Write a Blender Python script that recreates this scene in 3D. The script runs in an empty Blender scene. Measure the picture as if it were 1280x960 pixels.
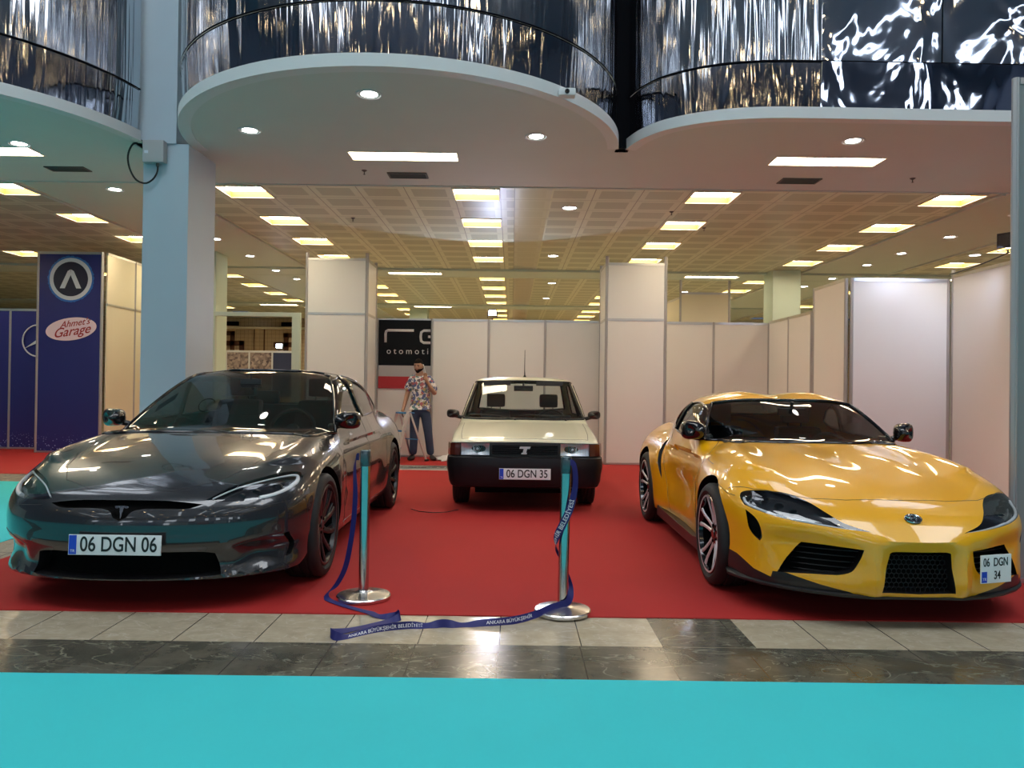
import bpy, bmesh, math, random
import numpy as np
from mathutils import Vector, Matrix
from mathutils.bvhtree import BVHTree

S = bpy.context.scene
COL = S.collection
PI = math.pi
R = math.radians

# ---------------------------------------------------------------- camera
cam_data = bpy.data.cameras.new('camera')
cam = bpy.data.objects.new('camera', cam_data)
COL.objects.link(cam)
cam_data.sensor_fit = 'HORIZONTAL'
cam_data.sensor_width = 36.0
cam_data.lens = 960.0 / 1280.0 * 36.0
CAM_H = 1.33
PITCH = 0.008
ROLL = 0.0125
cam.location = (0, 0, CAM_H)
cam.rotation_euler = (Matrix.Rotation(PI / 2 + PITCH, 3, 'X') @ Matrix.Rotation(ROLL, 3, 'Z')).to_euler()
cam_data.shift_y = -5.7 / 1280.0
cam_data.clip_end = 300
S.camera = cam

# ---------------------------------------------------------------- colour management
S.view_settings.view_transform = 'Standard'
S.view_settings.look = 'None'
S.view_settings.gamma = 1.0
S.view_settings.exposure = 0.0
S.view_settings.use_curve_mapping = False

# ---------------------------------------------------------------- world: dim blue dusk of the tall hall
world = bpy.data.worlds.new('world')
S.world = world
world.use_nodes = True
world.node_tree.nodes['Background'].inputs[0].default_value = (0.30, 0.42, 0.62, 1)
world.node_tree.nodes['Background'].inputs[1].default_value = 0.25

# ---------------------------------------------------------------- materials
def new_mat(name):
    m = bpy.data.materials.new(name)
    m.use_nodes = True
    return m, m.node_tree.nodes, m.node_tree.links

def pmat(name, col, rough=0.5, metal=0.0, coat=0.0, spec=None, noise=0.0, nscale=20.0, bump=0.0, bscale=200.0, coat_rough=0.03):
    """principled surface with a little procedural variation"""
    m, n, l = new_mat(name)
    b = n['Principled BSDF']
    b.inputs['Base Color'].default_value = (*col, 1)
    b.inputs['Roughness'].default_value = rough
    b.inputs['Metallic'].default_value = metal
    b.inputs['Coat Weight'].default_value = coat
    b.inputs['Coat Roughness'].default_value = coat_rough
    if spec is not None:
        b.inputs['Specular IOR Level'].default_value = spec
    tc = n.new('ShaderNodeTexCoord')
    if noise > 0:
        t = n.new('ShaderNodeTexNoise'); t.inputs['Scale'].default_value = nscale; t.inputs['Detail'].default_value = 4
        l.new(tc.outputs['Object'], t.inputs['Vector'])
        r = n.new('ShaderNodeMapRange'); r.inputs[3].default_value = 1 - noise; r.inputs[4].default_value = 1 + noise
        l.new(t.outputs[0], r.inputs[0])
        mx = n.new('ShaderNodeVectorMath'); mx.operation = 'SCALE'
        mx.inputs[0].default_value = col
        l.new(r.outputs[0], mx.inputs['Scale'])
        l.new(mx.outputs[0], b.inputs['Base Color'])
    if bump > 0:
        t2 = n.new('ShaderNodeTexNoise'); t2.inputs['Scale'].default_value = bscale; t2.inputs['Detail'].default_value = 3
        l.new(tc.outputs['Object'], t2.inputs['Vector'])
        bp = n.new('ShaderNodeBump'); bp.inputs['Strength'].default_value = bump; bp.inputs['Distance'].default_value = 0.01
        l.new(t2.outputs[0], bp.inputs['Height'])
        l.new(bp.outputs[0], b.inputs['Normal'])
    return m

def emat(name, col, strength):
    m, n, l = new_mat(name)
    b = n['Principled BSDF']
    b.inputs['Base Color'].default_value = (*[min(1, c) for c in col], 1)
    b.inputs['Emission Color'].default_value = (*col, 1)
    b.inputs['Emission Strength'].default_value = strength
    return m

def glassmat(name, tint, f0=0.06, rough=0.0, curve=0.93):
    """thin car glass: tinted see-through plus a mirror reflection that grows at grazing angles"""
    m, n, l = new_mat(name)
    n.remove(n['Principled BSDF'])
    out = n['Material Output']
    tr = n.new('ShaderNodeBsdfTransparent'); tr.inputs[0].default_value = (*tint, 1)
    gl = n.new('ShaderNodeBsdfGlossy'); gl.inputs['Roughness'].default_value = rough; gl.inputs[0].default_value = (1, 1, 1, 1)
    lw = n.new('ShaderNodeLayerWeight'); lw.inputs[0].default_value = 0.5
    pw = n.new('ShaderNodeMath'); pw.operation = 'POWER'; pw.inputs[1].default_value = 4.5; l.new(lw.outputs['Facing'], pw.inputs[0])
    mr = n.new('ShaderNodeMapRange'); mr.inputs[3].default_value = f0; mr.inputs[4].default_value = curve
    l.new(pw.outputs[0], mr.inputs[0])
    mx = n.new('ShaderNodeMixShader')
    l.new(mr.outputs[0], mx.inputs[0]); l.new(tr.outputs[0], mx.inputs[1]); l.new(gl.outputs[0], mx.inputs[2])
    l.new(mx.outputs[0], out.inputs[0])
    return m

M = {}
M['black_gloss'] = pmat('black_gloss', (0.006, 0.006, 0.007), 0.12, coat=0.6)
M['black_plastic'] = pmat('black_plastic', (0.012, 0.012, 0.013), 0.5, noise=0.15, nscale=30)
M['black_satin'] = pmat('black_satin', (0.016, 0.016, 0.018), 0.32)
M['void'] = pmat('void', (0.004, 0.004, 0.004), 0.95, spec=0.08)
M['rubber'] = pmat('rubber', (0.012, 0.012, 0.013), 0.65, noise=0.2, nscale=40, bump=0.1)
M['chrome'] = pmat('chrome', (0.85, 0.85, 0.86), 0.08, metal=1)
M['steel'] = pmat('steel', (0.72, 0.71, 0.69), 0.22, metal=1, noise=0.05)
M['alu'] = pmat('alu', (0.55, 0.56, 0.56), 0.38, metal=1, noise=0.05)
M['white_paint'] = pmat('white_paint', (0.86, 0.86, 0.84), 0.4)
M['plate_white'] = pmat('plate_white', (0.80, 0.82, 0.82), 0.35)
M['plate_blue'] = pmat('plate_blue', (0.01, 0.06, 0.55), 0.35)
M['plate_black'] = pmat('plate_black', (0.008, 0.008, 0.008), 0.4)
M['glass_dark'] = glassmat('glass_dark', (0.33, 0.37, 0.37), 0.045)
M['glass_side'] = glassmat('glass_side', (0.30, 0.33, 0.33), 0.10)
M['glass_clear'] = glassmat('glass_clear', (0.80, 0.86, 0.84), 0.055)
M['lens'] = glassmat('lens', (0.88, 0.9, 0.92), 0.07)
M['lens_smoke'] = glassmat('lens_smoke', (0.35, 0.35, 0.37), 0.08)
M['lamp_silver'] = pmat('lamp_silver', (0.75, 0.76, 0.78), 0.15, metal=1)
M['lamp_dark'] = pmat('lamp_dark', (0.02, 0.02, 0.022), 0.2, metal=0.4, coat=0.5)
M['drl'] = pmat('drl', (0.72, 0.74, 0.76), 0.2, coat=0.6)
M['seat_black'] = pmat('seat_black', (0.018, 0.018, 0.02), 0.55, noise=0.1)
M['seat_grey'] = pmat('seat_grey', (0.06, 0.062, 0.066), 0.8, noise=0.15, nscale=60)
M['dash'] = pmat('dash', (0.012, 0.012, 0.013), 0.7)
M['amber'] = pmat('amber', (0.09, 0.018, 0.012), 0.15, coat=0.6)
M['disc'] = pmat('disc', (0.35, 0.34, 0.33), 0.3, metal=1)

# ---------------------------------------------------------------- object helpers
def link(name, me, mats, parent=None, smooth=None):
    o = bpy.data.objects.new(name, me)
    COL.objects.link(o)
    for m in (mats if isinstance(mats, (list, tuple)) else [mats]):
        me.materials.append(M[m] if isinstance(m, str) else m)
    if parent is not None:
        o.parent = parent
    if smooth is not None:
        me.polygons.foreach_set('use_smooth', [True] * len(me.polygons))
        if smooth < 180:
            me.set_sharp_from_angle(angle=R(smooth))
    return o

def obj(name, bm, mats, parent=None, smooth=None):
    me = bpy.data.meshes.new(name)
    bm.to_mesh(me); bm.free()
    return link(name, me, mats, parent, smooth)

def tag(o, label=None, cat=None, group=None, kind=None):
    if label: o['label'] = label
    if cat: o['category'] = cat
    if group: o['group'] = group
    if kind: o['kind'] = kind
    return o

def thing(name, label, cat, loc=(0, 0, 0), rz=0.0, group=None):
    o = bpy.data.objects.new(name, None)
    o.empty_display_size = 0.2
    COL.objects.link(o)
    o.location = loc
    o.rotation_euler = (0, 0, rz)
    return tag(o, label, cat, group)

def struct(o):
    o['kind'] = 'structure'
    return o

def kids(o):
    return [c for c in bpy.data.objects if c.parent == o]

def dup(root, loc, rz=None, label=None, group=None):
    def cp(o, parent):
        c = o.copy(); COL.objects.link(c)
        if parent is not None:
            c.parent = parent
        for ch in kids(o):
            cp(ch, c)
        return c
    src = [root]
    c = cp(root, None)
    c.location = loc
    if rz is not None: c.rotation_euler = (0, 0, rz)
    if label: c['label'] = label
    if group: c['group'] = group
    return c

def add_box(bm, x0, x1, y0, y1, z0, z1, mi=0, bevel=0.0):
    vs = [bm.verts.new((x, y, z)) for x in (x0, x1) for y in (y0, y1) for z in (z0, z1)]
    fs = []
    for q in ((0, 1, 3, 2), (4, 6, 7, 5), (0, 4, 5, 1), (2, 3, 7, 6), (0, 2, 6, 4), (1, 5, 7, 3)):
        f = bm.faces.new([vs[i] for i in q]); f.material_index = mi; fs.append(f)
    if bevel > 0:
        es = list({e for f in fs for e in f.edges})
        r = bmesh.ops.bevel(bm, geom=es, offset=bevel, segments=2, profile=0.7, affect='EDGES')
        for f in r['faces']: f.material_index = mi
    return vs

def add_tube(bm, pts, r, n=8, mi=0, caps=True, smooth=True, closed=False):
    """round tube along a path; r a number or one per point"""
    pts = [Vector(p) for p in pts]
    rr = r if isinstance(r, (list, tuple)) else [r] * len(pts)
    rings = []
    up = None
    N = len(pts)
    for i, p in enumerate(pts):
        if closed:
            t = (pts[(i + 1) % N] - pts[i - 1])
        else:
            t = (pts[min(i + 1, N - 1)] - pts[max(i - 1, 0)])
        t.normalize()
        if up is None:
            a = Vector((0, 0, 1)) if abs(t.z) < 0.9 else Vector((1, 0, 0))
            up = (a - t * a.dot(t)).normalized()
        else:
            up = (up - t * up.dot(t))
            up = up.normalized() if up.length > 1e-6 else t.orthogonal().normalized()
        s = t.cross(up)
        rings.append([bm.verts.new(p + (up * math.cos(2 * PI * k / n) + s * math.sin(2 * PI * k / n)) * rr[i]) for k in range(n)])
    for i in range(N if closed else N - 1):
        a, b = rings[i], rings[(i + 1) % N]
        for k in range(n):
            f = bm.faces.new((a[k], a[(k + 1) % n], b[(k + 1) % n], b[k])); f.material_index = mi; f.smooth = smooth
    if caps and not closed:
        f = bm.faces.new(rings[0][::-1]); f.material_index = mi
        f = bm.faces.new(rings[-1]); f.material_index = mi

def add_lathe(bm, prof, n=32, axis='Z', center=(0, 0, 0), mi=0, closed=False):
    """revolve (radius, height) pairs; mi a number or one per segment"""
    c = Vector(center)
    rings = []
    for (r, h) in prof:
        ring = []
        if r < 1e-6:
            p = {'Z': Vector((0, 0, h)), 'X': Vector((h, 0, 0)), 'Y': Vector((0, h, 0))}[axis]
            ring = [bm.verts.new(c + p)]
        else:
            for k in range(n):
                a = 2 * PI * k / n
                ca, sa = r * math.cos(a), r * math.sin(a)
                p = {'Z': Vector((ca, sa, h)), 'X': Vector((h, ca, sa)), 'Y': Vector((sa, h, ca))}[axis]
                ring.append(bm.verts.new(c + p))
        rings.append(ring)
    m = len(rings)
    for i in range(m if closed else m - 1):
        a, b = rings[i], rings[(i + 1) % m]
        w = mi[i] if isinstance(mi, (list, tuple)) else mi
        for k in range(n):
            k2 = (k + 1) % n
            if len(a) == 1 and len(b) == 1: continue
            if len(a) == 1: q = (a[0], b[k2], b[k])
            elif len(b) == 1: q = (a[k], a[k2], b[0])
            else: q = (a[k], a[k2], b[k2], b[k])
            f = bm.faces.new(q); f.material_index = w; f.smooth = True

def add_prism(bm, poly, fn, d0, d1, mi=0):
    """extrude a 2D outline between depths d0 and d1; fn(a, b, d) gives the 3D point"""
    v0 = [bm.verts.new(fn(a, b, d0)) for a, b in poly]
    v1 = [bm.verts.new(fn(a, b, d1)) for a, b in poly]
    n = len(poly)
    f = bm.faces.new(v0[::-1]); f.material_index = mi
    f = bm.faces.new(v1); f.material_index = mi
    for i in range(n):
        f = bm.faces.new((v0[i], v0[(i + 1) % n], v1[(i + 1) % n], v1[i])); f.material_index = mi

def fixn(bm):
    bmesh.ops.recalc_face_normals(bm, faces=bm.faces[:])

FONTS = {}
def text_mesh(body, size, mat, parent, name, loc, rot=(PI / 2, 0, 0), extrude=0.001, align='CENTER', space=1.0, shear=0.0, sx=1.0, offset=0.0):
    cu = bpy.data.curves.new(name, 'FONT')
    cu.body = body; cu.size = size; cu.extrude = extrude
    cu.align_x = align; cu.align_y = 'CENTER'
    cu.space_character = space; cu.shear = shear; cu.offset = offset
    o = bpy.data.objects.new(name, cu)
    COL.objects.link(o)
    bpy.context.view_layer.update()
    me = bpy.data.meshes.new_from_object(o.evaluated_get(bpy.context.evaluated_depsgraph_get()))
    bpy.data.objects.remove(o)
    me.name = name
    n = link(name, me, mat, parent)
    n.location = loc; n.rotation_euler = rot; n.scale = (sx, 1, 1)
    return n

# ---------------------------------------------------------------- curves of numbers
def pc(xs, ys):
    """monotone cubic through a table"""
    xs = np.array(xs, float); ys = np.array(ys, float)
    h = np.diff(xs); d = np.diff(ys) / h
    m = np.zeros(len(xs))
    m[0], m[-1] = d[0], d[-1]
    for i in range(1, len(xs) - 1):
        if d[i - 1] * d[i] > 0:
            w1 = 2 * h[i] + h[i - 1]; w2 = h[i] + 2 * h[i - 1]
            m[i] = (w1 + w2) / (w1 / d[i - 1] + w2 / d[i])
    def f(x):
        x = np.clip(x, xs[0], xs[-1])
        i = np.clip(np.searchsorted(xs, x, side='right') - 1, 0, len(h) - 1)
        t = (x - xs[i]) / h[i]
        return ((2 * t**3 - 3 * t**2 + 1) * ys[i] + (t**3 - 2 * t**2 + t) * h[i] * m[i]
                + (-2 * t**3 + 3 * t**2) * ys[i + 1] + (t**3 - t**2) * h[i] * m[i + 1])
    return f

def smax(a, b, k):
    h = np.maximum(k - np.abs(a - b), 0) / k
    return np.maximum(a, b) + h * h * k * 0.25
def smin(a, b, k):
    return -smax(-a, -b, k)
def gs(x, c, w):
    return np.exp(-((x - c) / w) ** 2)
def sstep(x, a, b):
    t = np.clip((x - a) / (b - a), 0, 1)
    return t * t * (3 - 2 * t)

def spline(pts, n=6, closed=True):
    """smooth outline through points; a point with a third value 1 stays a corner"""
    P = [(p[0], p[1]) for p in pts]
    C = [len(p) > 2 and p[2] == 1 for p in pts]
    N = len(P); out = []
    rng = range(N) if closed else range(N - 1)
    for i in rng:
        j = (i + 1) % N
        p1, p2 = P[i], P[j]
        p0 = p1 if (C[i] or (not closed and i == 0)) else P[i - 1]
        p3 = p2 if (C[j] or (not closed and j == N - 1)) else P[(j + 1) % N]
        straight = C[i] and C[j]
        steps = 1 if straight else n
        for s in range(steps):
            t = s / steps
            if straight:
                out.append(p1); continue
            q = []
            for a in (0, 1):
                q.append(0.5 * (2 * p1[a] + (p2[a] - p0[a]) * t + (2 * p0[a] - 5 * p1[a] + 4 * p2[a] - p3[a]) * t * t
                                + (-p0[a] + 3 * p1[a] - 3 * p2[a] + p3[a]) * t**3))
            out.append(tuple(q))
    if not closed:
        out.append(P[-1])
    return out

def inpoly(x, y, poly):
    c = False
    j = len(poly) - 1
    for i in range(len(poly)):
        xi, yi = poly[i]; xj, yj = poly[j]
        if (yi > y) != (yj > y) and x < (xj - xi) * (y - yi) / (yj - yi) + xi:
            c = not c
        j = i
    return c
# ================================================================ lights of the tall hall in front
H = 3.9           # height of the low ceiling
YE = 9.93         # where the plaster soffit ends and the tiled ceiling begins

# ---- materials of the building
def grid_mat(name, base, dark, line, sx, sy, ox, oy, rough=0.45, metal=0.0):
    """ceiling of perforated metal tiles: darker punched field inside a lighter border"""
    m, n, l = new_mat(name)
    b = n['Principled BSDF']; b.inputs['Roughness'].default_value = rough; b.inputs['Metallic'].default_value = metal
    tc = n.new('ShaderNodeTexCoord'); sep = n.new('ShaderNodeSeparateXYZ'); l.new(tc.outputs['Object'], sep.inputs[0])
    def math_(op, a, bb=None, c=None):
        x = n.new('ShaderNodeMath'); x.operation = op
        for i, q in enumerate((a, bb, c)):
            if q is None: continue
            if isinstance(q, (int, float)): x.inputs[i].default_value = q
            else: l.new(q, x.inputs[i])
        return x.outputs[0]
    def cell(ax, s, o, lo, hi):
        u = math_('FRACT', math_('DIVIDE', math_('SUBTRACT', sep.outputs[ax], o), s))
        return math_('MULTIPLY', math_('GREATER_THAN', u, lo), math_('LESS_THAN', u, hi)), u
    mx_, ux = cell(0, sx, ox, .14, .86)
    my_, uy = cell(1, sy, oy, .16, .84)
    inner = math_('MULTIPLY', mx_, my_)
    lx = math_('LESS_THAN', ux, .018); ly = math_('LESS_THAN', uy, .018)
    joint = math_('MAXIMUM', lx, ly)
    c1 = n.new('ShaderNodeMix'); c1.data_type = 'RGBA'
    c1.inputs[6].default_value = (*base, 1); c1.inputs[7].default_value = (*dark, 1); l.new(inner, c1.inputs[0])
    c2 = n.new('ShaderNodeMix'); c2.data_type = 'RGBA'; c2.inputs[7].default_value = (*line, 1)
    l.new(c1.outputs[2], c2.inputs[6]); l.new(joint, c2.inputs[0])
    l.new(c2.outputs[2], b.inputs['Base Color'])
    return m

def marble_mat(name, c0, c1, vein, tx, ty, ox, oy, rough, vein_w, vscale, grout=(.05, .045, .04)):
    m, n, l = new_mat(name)
    b = n['Principled BSDF']; b.inputs['Roughness'].default_value = rough
    tc = n.new('ShaderNodeTexCoord')
    no = n.new('ShaderNodeTexNoise'); no.inputs['Scale'].default_value = vscale; no.inputs['Detail'].default_value = 8; no.inputs['Roughness'].default_value = .65
    l.new(tc.outputs['Object'], no.inputs['Vector'])
    cr = n.new('ShaderNodeValToRGB'); cr.color_ramp.elements[0].position = .3; cr.color_ramp.elements[1].position = .7
    cr.color_ramp.elements[0].color = (*c0, 1); cr.color_ramp.elements[1].color = (*c1, 1)
    l.new(no.outputs[0], cr.inputs[0])
    # veins: thin ridges of a warped noise
    mp = n.new('ShaderNodeMapping'); mp.inputs['Rotation'].default_value = (0, 0, .6); mp.inputs['Scale'].default_value = (1.0, 2.2, 1)
    l.new(tc.outputs['Object'], mp.inputs[0])
    n2 = n.new('ShaderNodeTexNoise'); n2.inputs['Scale'].default_value = vscale * .45; n2.inputs['Detail'].default_value = 5; n2.inputs['Distortion'].default_value = 1.2
    l.new(mp.outputs[0], n2.inputs['Vector'])
    a = n.new('ShaderNodeMath'); a.operation = 'SUBTRACT'; a.inputs[1].default_value = .5; l.new(n2.outputs[0], a.inputs[0])
    a2 = n.new('ShaderNodeMath'); a2.operation = 'ABSOLUTE'; l.new(a.outputs[0], a2.inputs[0])
    a3 = n.new('ShaderNodeMapRange'); a3.inputs[1].default_value = 0; a3.inputs[2].default_value = vein_w; a3.inputs[3].default_value = .75; a3.inputs[4].default_value = 0
    l.new(a2.outputs[0], a3.inputs[0])
    mx = n.new('ShaderNodeMix'); mx.data_type = 'RGBA'; mx.inputs[7].default_value = (*vein, 1)
    l.new(cr.outputs[0], mx.inputs[6]); l.new(a3.outputs[0], mx.inputs[0])
    sep = n.new('ShaderNodeSeparateXYZ'); l.new(tc.outputs['Object'], sep.inputs[0])
    outs = []
    for ax, s, o, w in ((0, tx, ox, .006), (1, ty, oy, .006)):
        q = n.new('ShaderNodeMath'); q.operation = 'SUBTRACT'; q.inputs[1].default_value = o; l.new(sep.outputs[ax], q.inputs[0])
        q2 = n.new('ShaderNodeMath'); q2.operation = 'DIVIDE'; q2.inputs[1].default_value = s; l.new(q.outputs[0], q2.inputs[0])
        q3 = n.new('ShaderNodeMath'); q3.operation = 'FRACT'; l.new(q2.outputs[0], q3.inputs[0])
        q4 = n.new('ShaderNodeMath'); q4.operation = 'LESS_THAN'; q4.inputs[1].default_value = w / s; l.new(q3.outputs[0], q4.inputs[0])
        outs.append(q4.outputs[0])
    mxm = n.new('ShaderNodeMath'); mxm.operation = 'MAXIMUM'; l.new(outs[0], mxm.inputs[0]); l.new(outs[1], mxm.inputs[1])
    m2 = n.new('ShaderNodeMix'); m2.data_type = 'RGBA'; m2.inputs[7].default_value = (*grout, 1)
    l.new(mx.outputs[2], m2.inputs[6]); l.new(mxm.outputs[0], m2.inputs[0])
    l.new(m2.outputs[2], b.inputs['Base Color'])
    return m

def mirror_mat(name, col, rough, sc, strength, dist):
    """polished steel cladding, a little buckled so that it mirrors in streaks"""
    m, n, l = new_mat(name)
    b = n['Principled BSDF']; b.inputs['Base Color'].default_value = (*col, 1); b.inputs['Metallic'].default_value = 1; b.inputs['Roughness'].default_value = rough
    tc = n.new('ShaderNodeTexCoord'); mp = n.new('ShaderNodeMapping'); mp.inputs['Scale'].default_value = sc
    l.new(tc.outputs['Object'], mp.inputs[0])
    t = n.new('ShaderNodeTexNoise'); t.inputs['Scale'].default_value = 1; t.inputs['Detail'].default_value = 2.5; t.inputs['Distortion'].default_value = .4
    l.new(mp.outputs[0], t.inputs['Vector'])
    bp = n.new('ShaderNodeBump'); bp.inputs['Strength'].default_value = strength; bp.inputs['Distance'].default_value = dist
    l.new(t.outputs[0], bp.inputs['Height']); l.new(bp.outputs[0], b.inputs['Normal'])
    return m

M['plaster'] = pmat('plaster', (0.54, 0.58, 0.56), 0.75, noise=0.03, nscale=2)
M['plaster_green'] = pmat('plaster_green', (0.50, 0.58, 0.52), 0.6, noise=0.03, nscale=2)
M['ceiling_tiles'] = grid_mat('ceiling_tiles', (.58, .60, .46), (.40, .42, .31), (.22, .22, .16), .63, .60, -.825, 10.0, .42)
M['ceiling_metal'] = grid_mat('ceiling_metal', (.50, .52, .50), (.45, .47, .45), (.15, .16, .16), .50, .60, 0, 10.0, .28, .85)
M['red_carpet'] = pmat('red_carpet', (0.38, 0.009, 0.008), 0.85, noise=0.10, nscale=1.2, bump=0.15, bscale=500)
M['teal_carpet'] = pmat('teal_carpet', (0.028, 0.56, 0.60), 0.80, noise=0.06, nscale=1.5, bump=0.12, bscale=500)
M['beige_marble'] = marble_mat('beige_marble', (.36, .31, .22), (.50, .44, .32), (.56, .50, .40), .42, .49, -.05, 3.94, .16, .02, 9)
M['dark_marble'] = marble_mat('dark_marble', (.045, .047, .036), (.14, .13, .10), (.28, .29, .22), .42, 2.0, -.06, 2.0, .17, .010, 5)
M['panel_white'] = pmat('panel_white', (0.76, 0.77, 0.75), 0.35, noise=0.02, nscale=1.5)
M['panel_cream'] = pmat('panel_cream', (0.70, 0.66, 0.50), 0.4, noise=0.02, nscale=1.5)
M['column_paint'] = pmat('column_paint', (0.46, 0.54, 0.62), 0.5, noise=0.03, nscale=3)
M['steel_streaky'] = mirror_mat('steel_streaky', (.60, .62, .66), .06, (7, 7, .22), .55, .045)
M['steel_flat'] = mirror_mat('steel_flat', (.58, .62, .70), .05, (1.7, 1.7, 1.3), .35, .10)
M['dark_gap'] = pmat('dark_gap', (.006, .006, .008), .9, spec=.05)
M['lamp_panel'] = emat('lamp_panel', (1.0, .84, .60), 21)
M['lamp_spot'] = emat('lamp_spot', (1.0, .97, .88), 26)
M['lamp_housing'] = pmat('lamp_housing', (.42, .27, .05), .5)
M['lamp_frame'] = pmat('lamp_frame', (.62, .58, .48), .5)
M['vent_grey'] = pmat('vent_grey', (.10, .09, .08), .6)

# ---- floor
def slab(name, x0, x1, y0, y1, z0, z1, mat, bevel=0):
    bm = bmesh.new(); add_box(bm, x0, x1, y0, y1, z0, z1, bevel=bevel); fixn(bm)
    return obj(name, bm, mat)
struct(slab('floor', -26, 26, -22, 33, -.2, 0, 'beige_marble'))
struct(slab('floor_marble_border', -26, 26, 3.47, 3.94, -.01, .0015, 'dark_marble'))
struct(slab('floor_marble_tile', .79, 1.27, 3.95, 4.60, -.01, .002, 'dark_marble'))
def carpet(name, x0, x1, y0, y1, mat, label, t=.006):
    o = slab(name, x0, x1, y0, y1, 0.0, t, mat)
    return tag(o, label, 'carpet')
carpet('red_carpet', -3.75, 9.5, 4.43, 14.4, 'red_carpet', 'red exhibition carpet that the three parked cars stand on')
carpet('red_carpet', -14, -4.2, 10.83, 17, 'red_carpet', 'red carpet of the blue booth behind the grey car')
carpet('teal_carpet', -20, 20, -18, 3.48, 'teal_carpet', 'turquoise carpet of the wide aisle along the bottom of the photo')
carpet('teal_carpet', -20, -4.15, 3.95, 10.0, 'teal_carpet', 'turquoise carpet strip beside the nose of the grey car', .004)

# ---- ceilings
def plane_holes(name, x0, x1, y0, y1, z, holes, mat, up=.10):
    xs = sorted({x0, x1} | {v for h in holes for v in h[:2] if x0 < v < x1})
    ys = sorted({y0, y1} | {v for h in holes for v in h[2:] if y0 < v < y1})
    bm = bmesh.new(); vv = {}
    def V(i, j):
        if (i, j) not in vv: vv[i, j] = bm.verts.new((xs[i], ys[j], z))
        return vv[i, j]
    for i in range(len(xs) - 1):
        for j in range(len(ys) - 1):
            cx, cy = (xs[i] + xs[i + 1]) / 2, (ys[j] + ys[j + 1]) / 2
            if any(h[0] < cx < h[1] and h[2] < cy < h[3] for h in holes): continue
            bm.faces.new((V(i, j), V(i, j + 1), V(i + 1, j + 1), V(i + 1, j)))
    return struct(obj(name, bm, mat))

GX = [-9.93, -6.78, -3.63, -.51, 2.67, 5.9, 9.05, 12.2]
rows1 = [10.35, 12.15, 13.9, 15.65]
rows2 = [18.45, 20.25, 22.05, 23.85]
rows3 = [26.3, 28.1, 29.9]
LIGHTS = []
for yy in rows1 + rows2 + rows3:
    for gx in GX:
        LIGHTS.append((gx, yy))
hole = lambda x, y, w=.30, d=.30: (x - w, x + w, y - d, y + d)
hs = [hole(x, y) for x, y in LIGHTS]
long1 = [(-1.25, 8.64), (3.51, 8.64), (-6.0, 8.64), (8.3, 8.64)]
long2 = [(-2.24, 17.5), (4.52, 17.5), (-8.6, 17.5), (10.0, 17.5), (-2.6, 24.95), (4.6, 24.95), (-7.6, 24.95)]
hl_ = [hole(x, y, .60, .15) for x, y in long1]
hl2 = [hole(x, y, .60, .13) for x, y in long2]
DZ = .004
def bay(y0, y1, hh):
    # left tiles, plaster strip under the beam, centre tiles, plaster strip, right tiles
    xs = [(-26, -6.5, 'ceiling_tiles'), (-6.5, -4.57, 'plaster_green'), (-4.57, 0.0, 'ceiling_tiles'), (0.0, .5, 'ceiling_metal'), (.5, 6.35, 'ceiling_tiles'), (6.35, 8.3, 'plaster_green'), (8.3, 26, 'ceiling_tiles')]
    for a, b, m in xs:
        plane_holes('ceiling', a, b, y0, y1, H + (0 if 'plaster' in m else DZ), [h for h in hh], m)
bay(YE, 17.0, hs)
bay(18.0, 24.5, hs)
bay(25.4, 33.0, hs)
plane_holes('ceiling', -26, 26, 17.0, 18.0, H - .04, hl2, 'plaster_green')
plane_holes('ceiling', -26, 26, 24.5, 25.4, H - .04, hl2, 'plaster_green')
for y0, y1 in ((17, 18), (24.5, 25.4)):
    for yy in (y0, y1): struct(slab('ceiling_beam_face', -26, 26, yy - .01, yy + .01, H - .045, H + .02, 'plaster_green'))
struct(slab('ceiling_edge', -26, 26, YE - .02, YE, H - .012, H + .02, 'plaster'))
for x in (-6.5, -4.57, 6.35, 8.3):
    struct(slab('ceiling_trim', x - .02, x + .02, YE, 33, H - .03, H + .02, 'plaster'))

# soffit with the scalloped front edge
def arc(cx, cy, r, a0, a1, n):
    return [(cx + r * math.cos(a0 + (a1 - a0) * i / n), cy + r * math.sin(a0 + (a1 - a0) * i / n)) for i in range(n + 1)]
RL = 2.33
lobeL = arc(-6.3, 8.5, RL, R(180), R(352), 60)
lobeC = arc(-1.2, 8.5, RL, R(180), R(354), 60)
lobeR = spline([(1.19, 8.27), (1.30, 7.92), (1.52, 7.60), (1.90, 7.36), (2.35, 7.25), (2.9, 7.235, 1), (9.5, 7.35, 1)], 12, False)
front = [(-14, 8.4)] + lobeL + [(-3.99, 8.30), (-3.53, 8.30)] + lobeC + [(1.13, 8.30)] + lobeR
bm = bmesh.new()
def strip_to_back(pts):
    # soffit faces from the curved edge straight back, with holes for the long lamps handled by a band behind them
    prev = None
    for (x, y) in pts:
        a = bm.verts.new((x, y, H)); b = bm.verts.new((x, 8.48, H))
        if prev and x > prev[2] + 1e-5: bm.faces.new((prev[0], prev[1], b, a))
        prev = (a, b, x)
fx = []
for x in sorted({round(p[0], 4) for p in front}):
    pass
def front_y(x):
    if x < -8.60: return 8.4
    if x < -3.99: 
        d = RL * RL - (x + 6.3)**2
        return 8.5 - math.sqrt(max(0, d)) if d > 0 else 8.45
    if x < -3.53: return 8.30
    if x < 1.13:
        d = RL * RL - (x + 1.2)**2
        return 8.5 - math.sqrt(max(0, d)) if d > 0 else 8.3
    for (a, b) in zip(lobeR, lobeR[1:]):
        if a[0] <= x <= b[0]: return a[1] + (b[1] - a[1]) * (x - a[0]) / (b[0] - a[0])
    return 8.3 if x < 1.19 else 7.35
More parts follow.
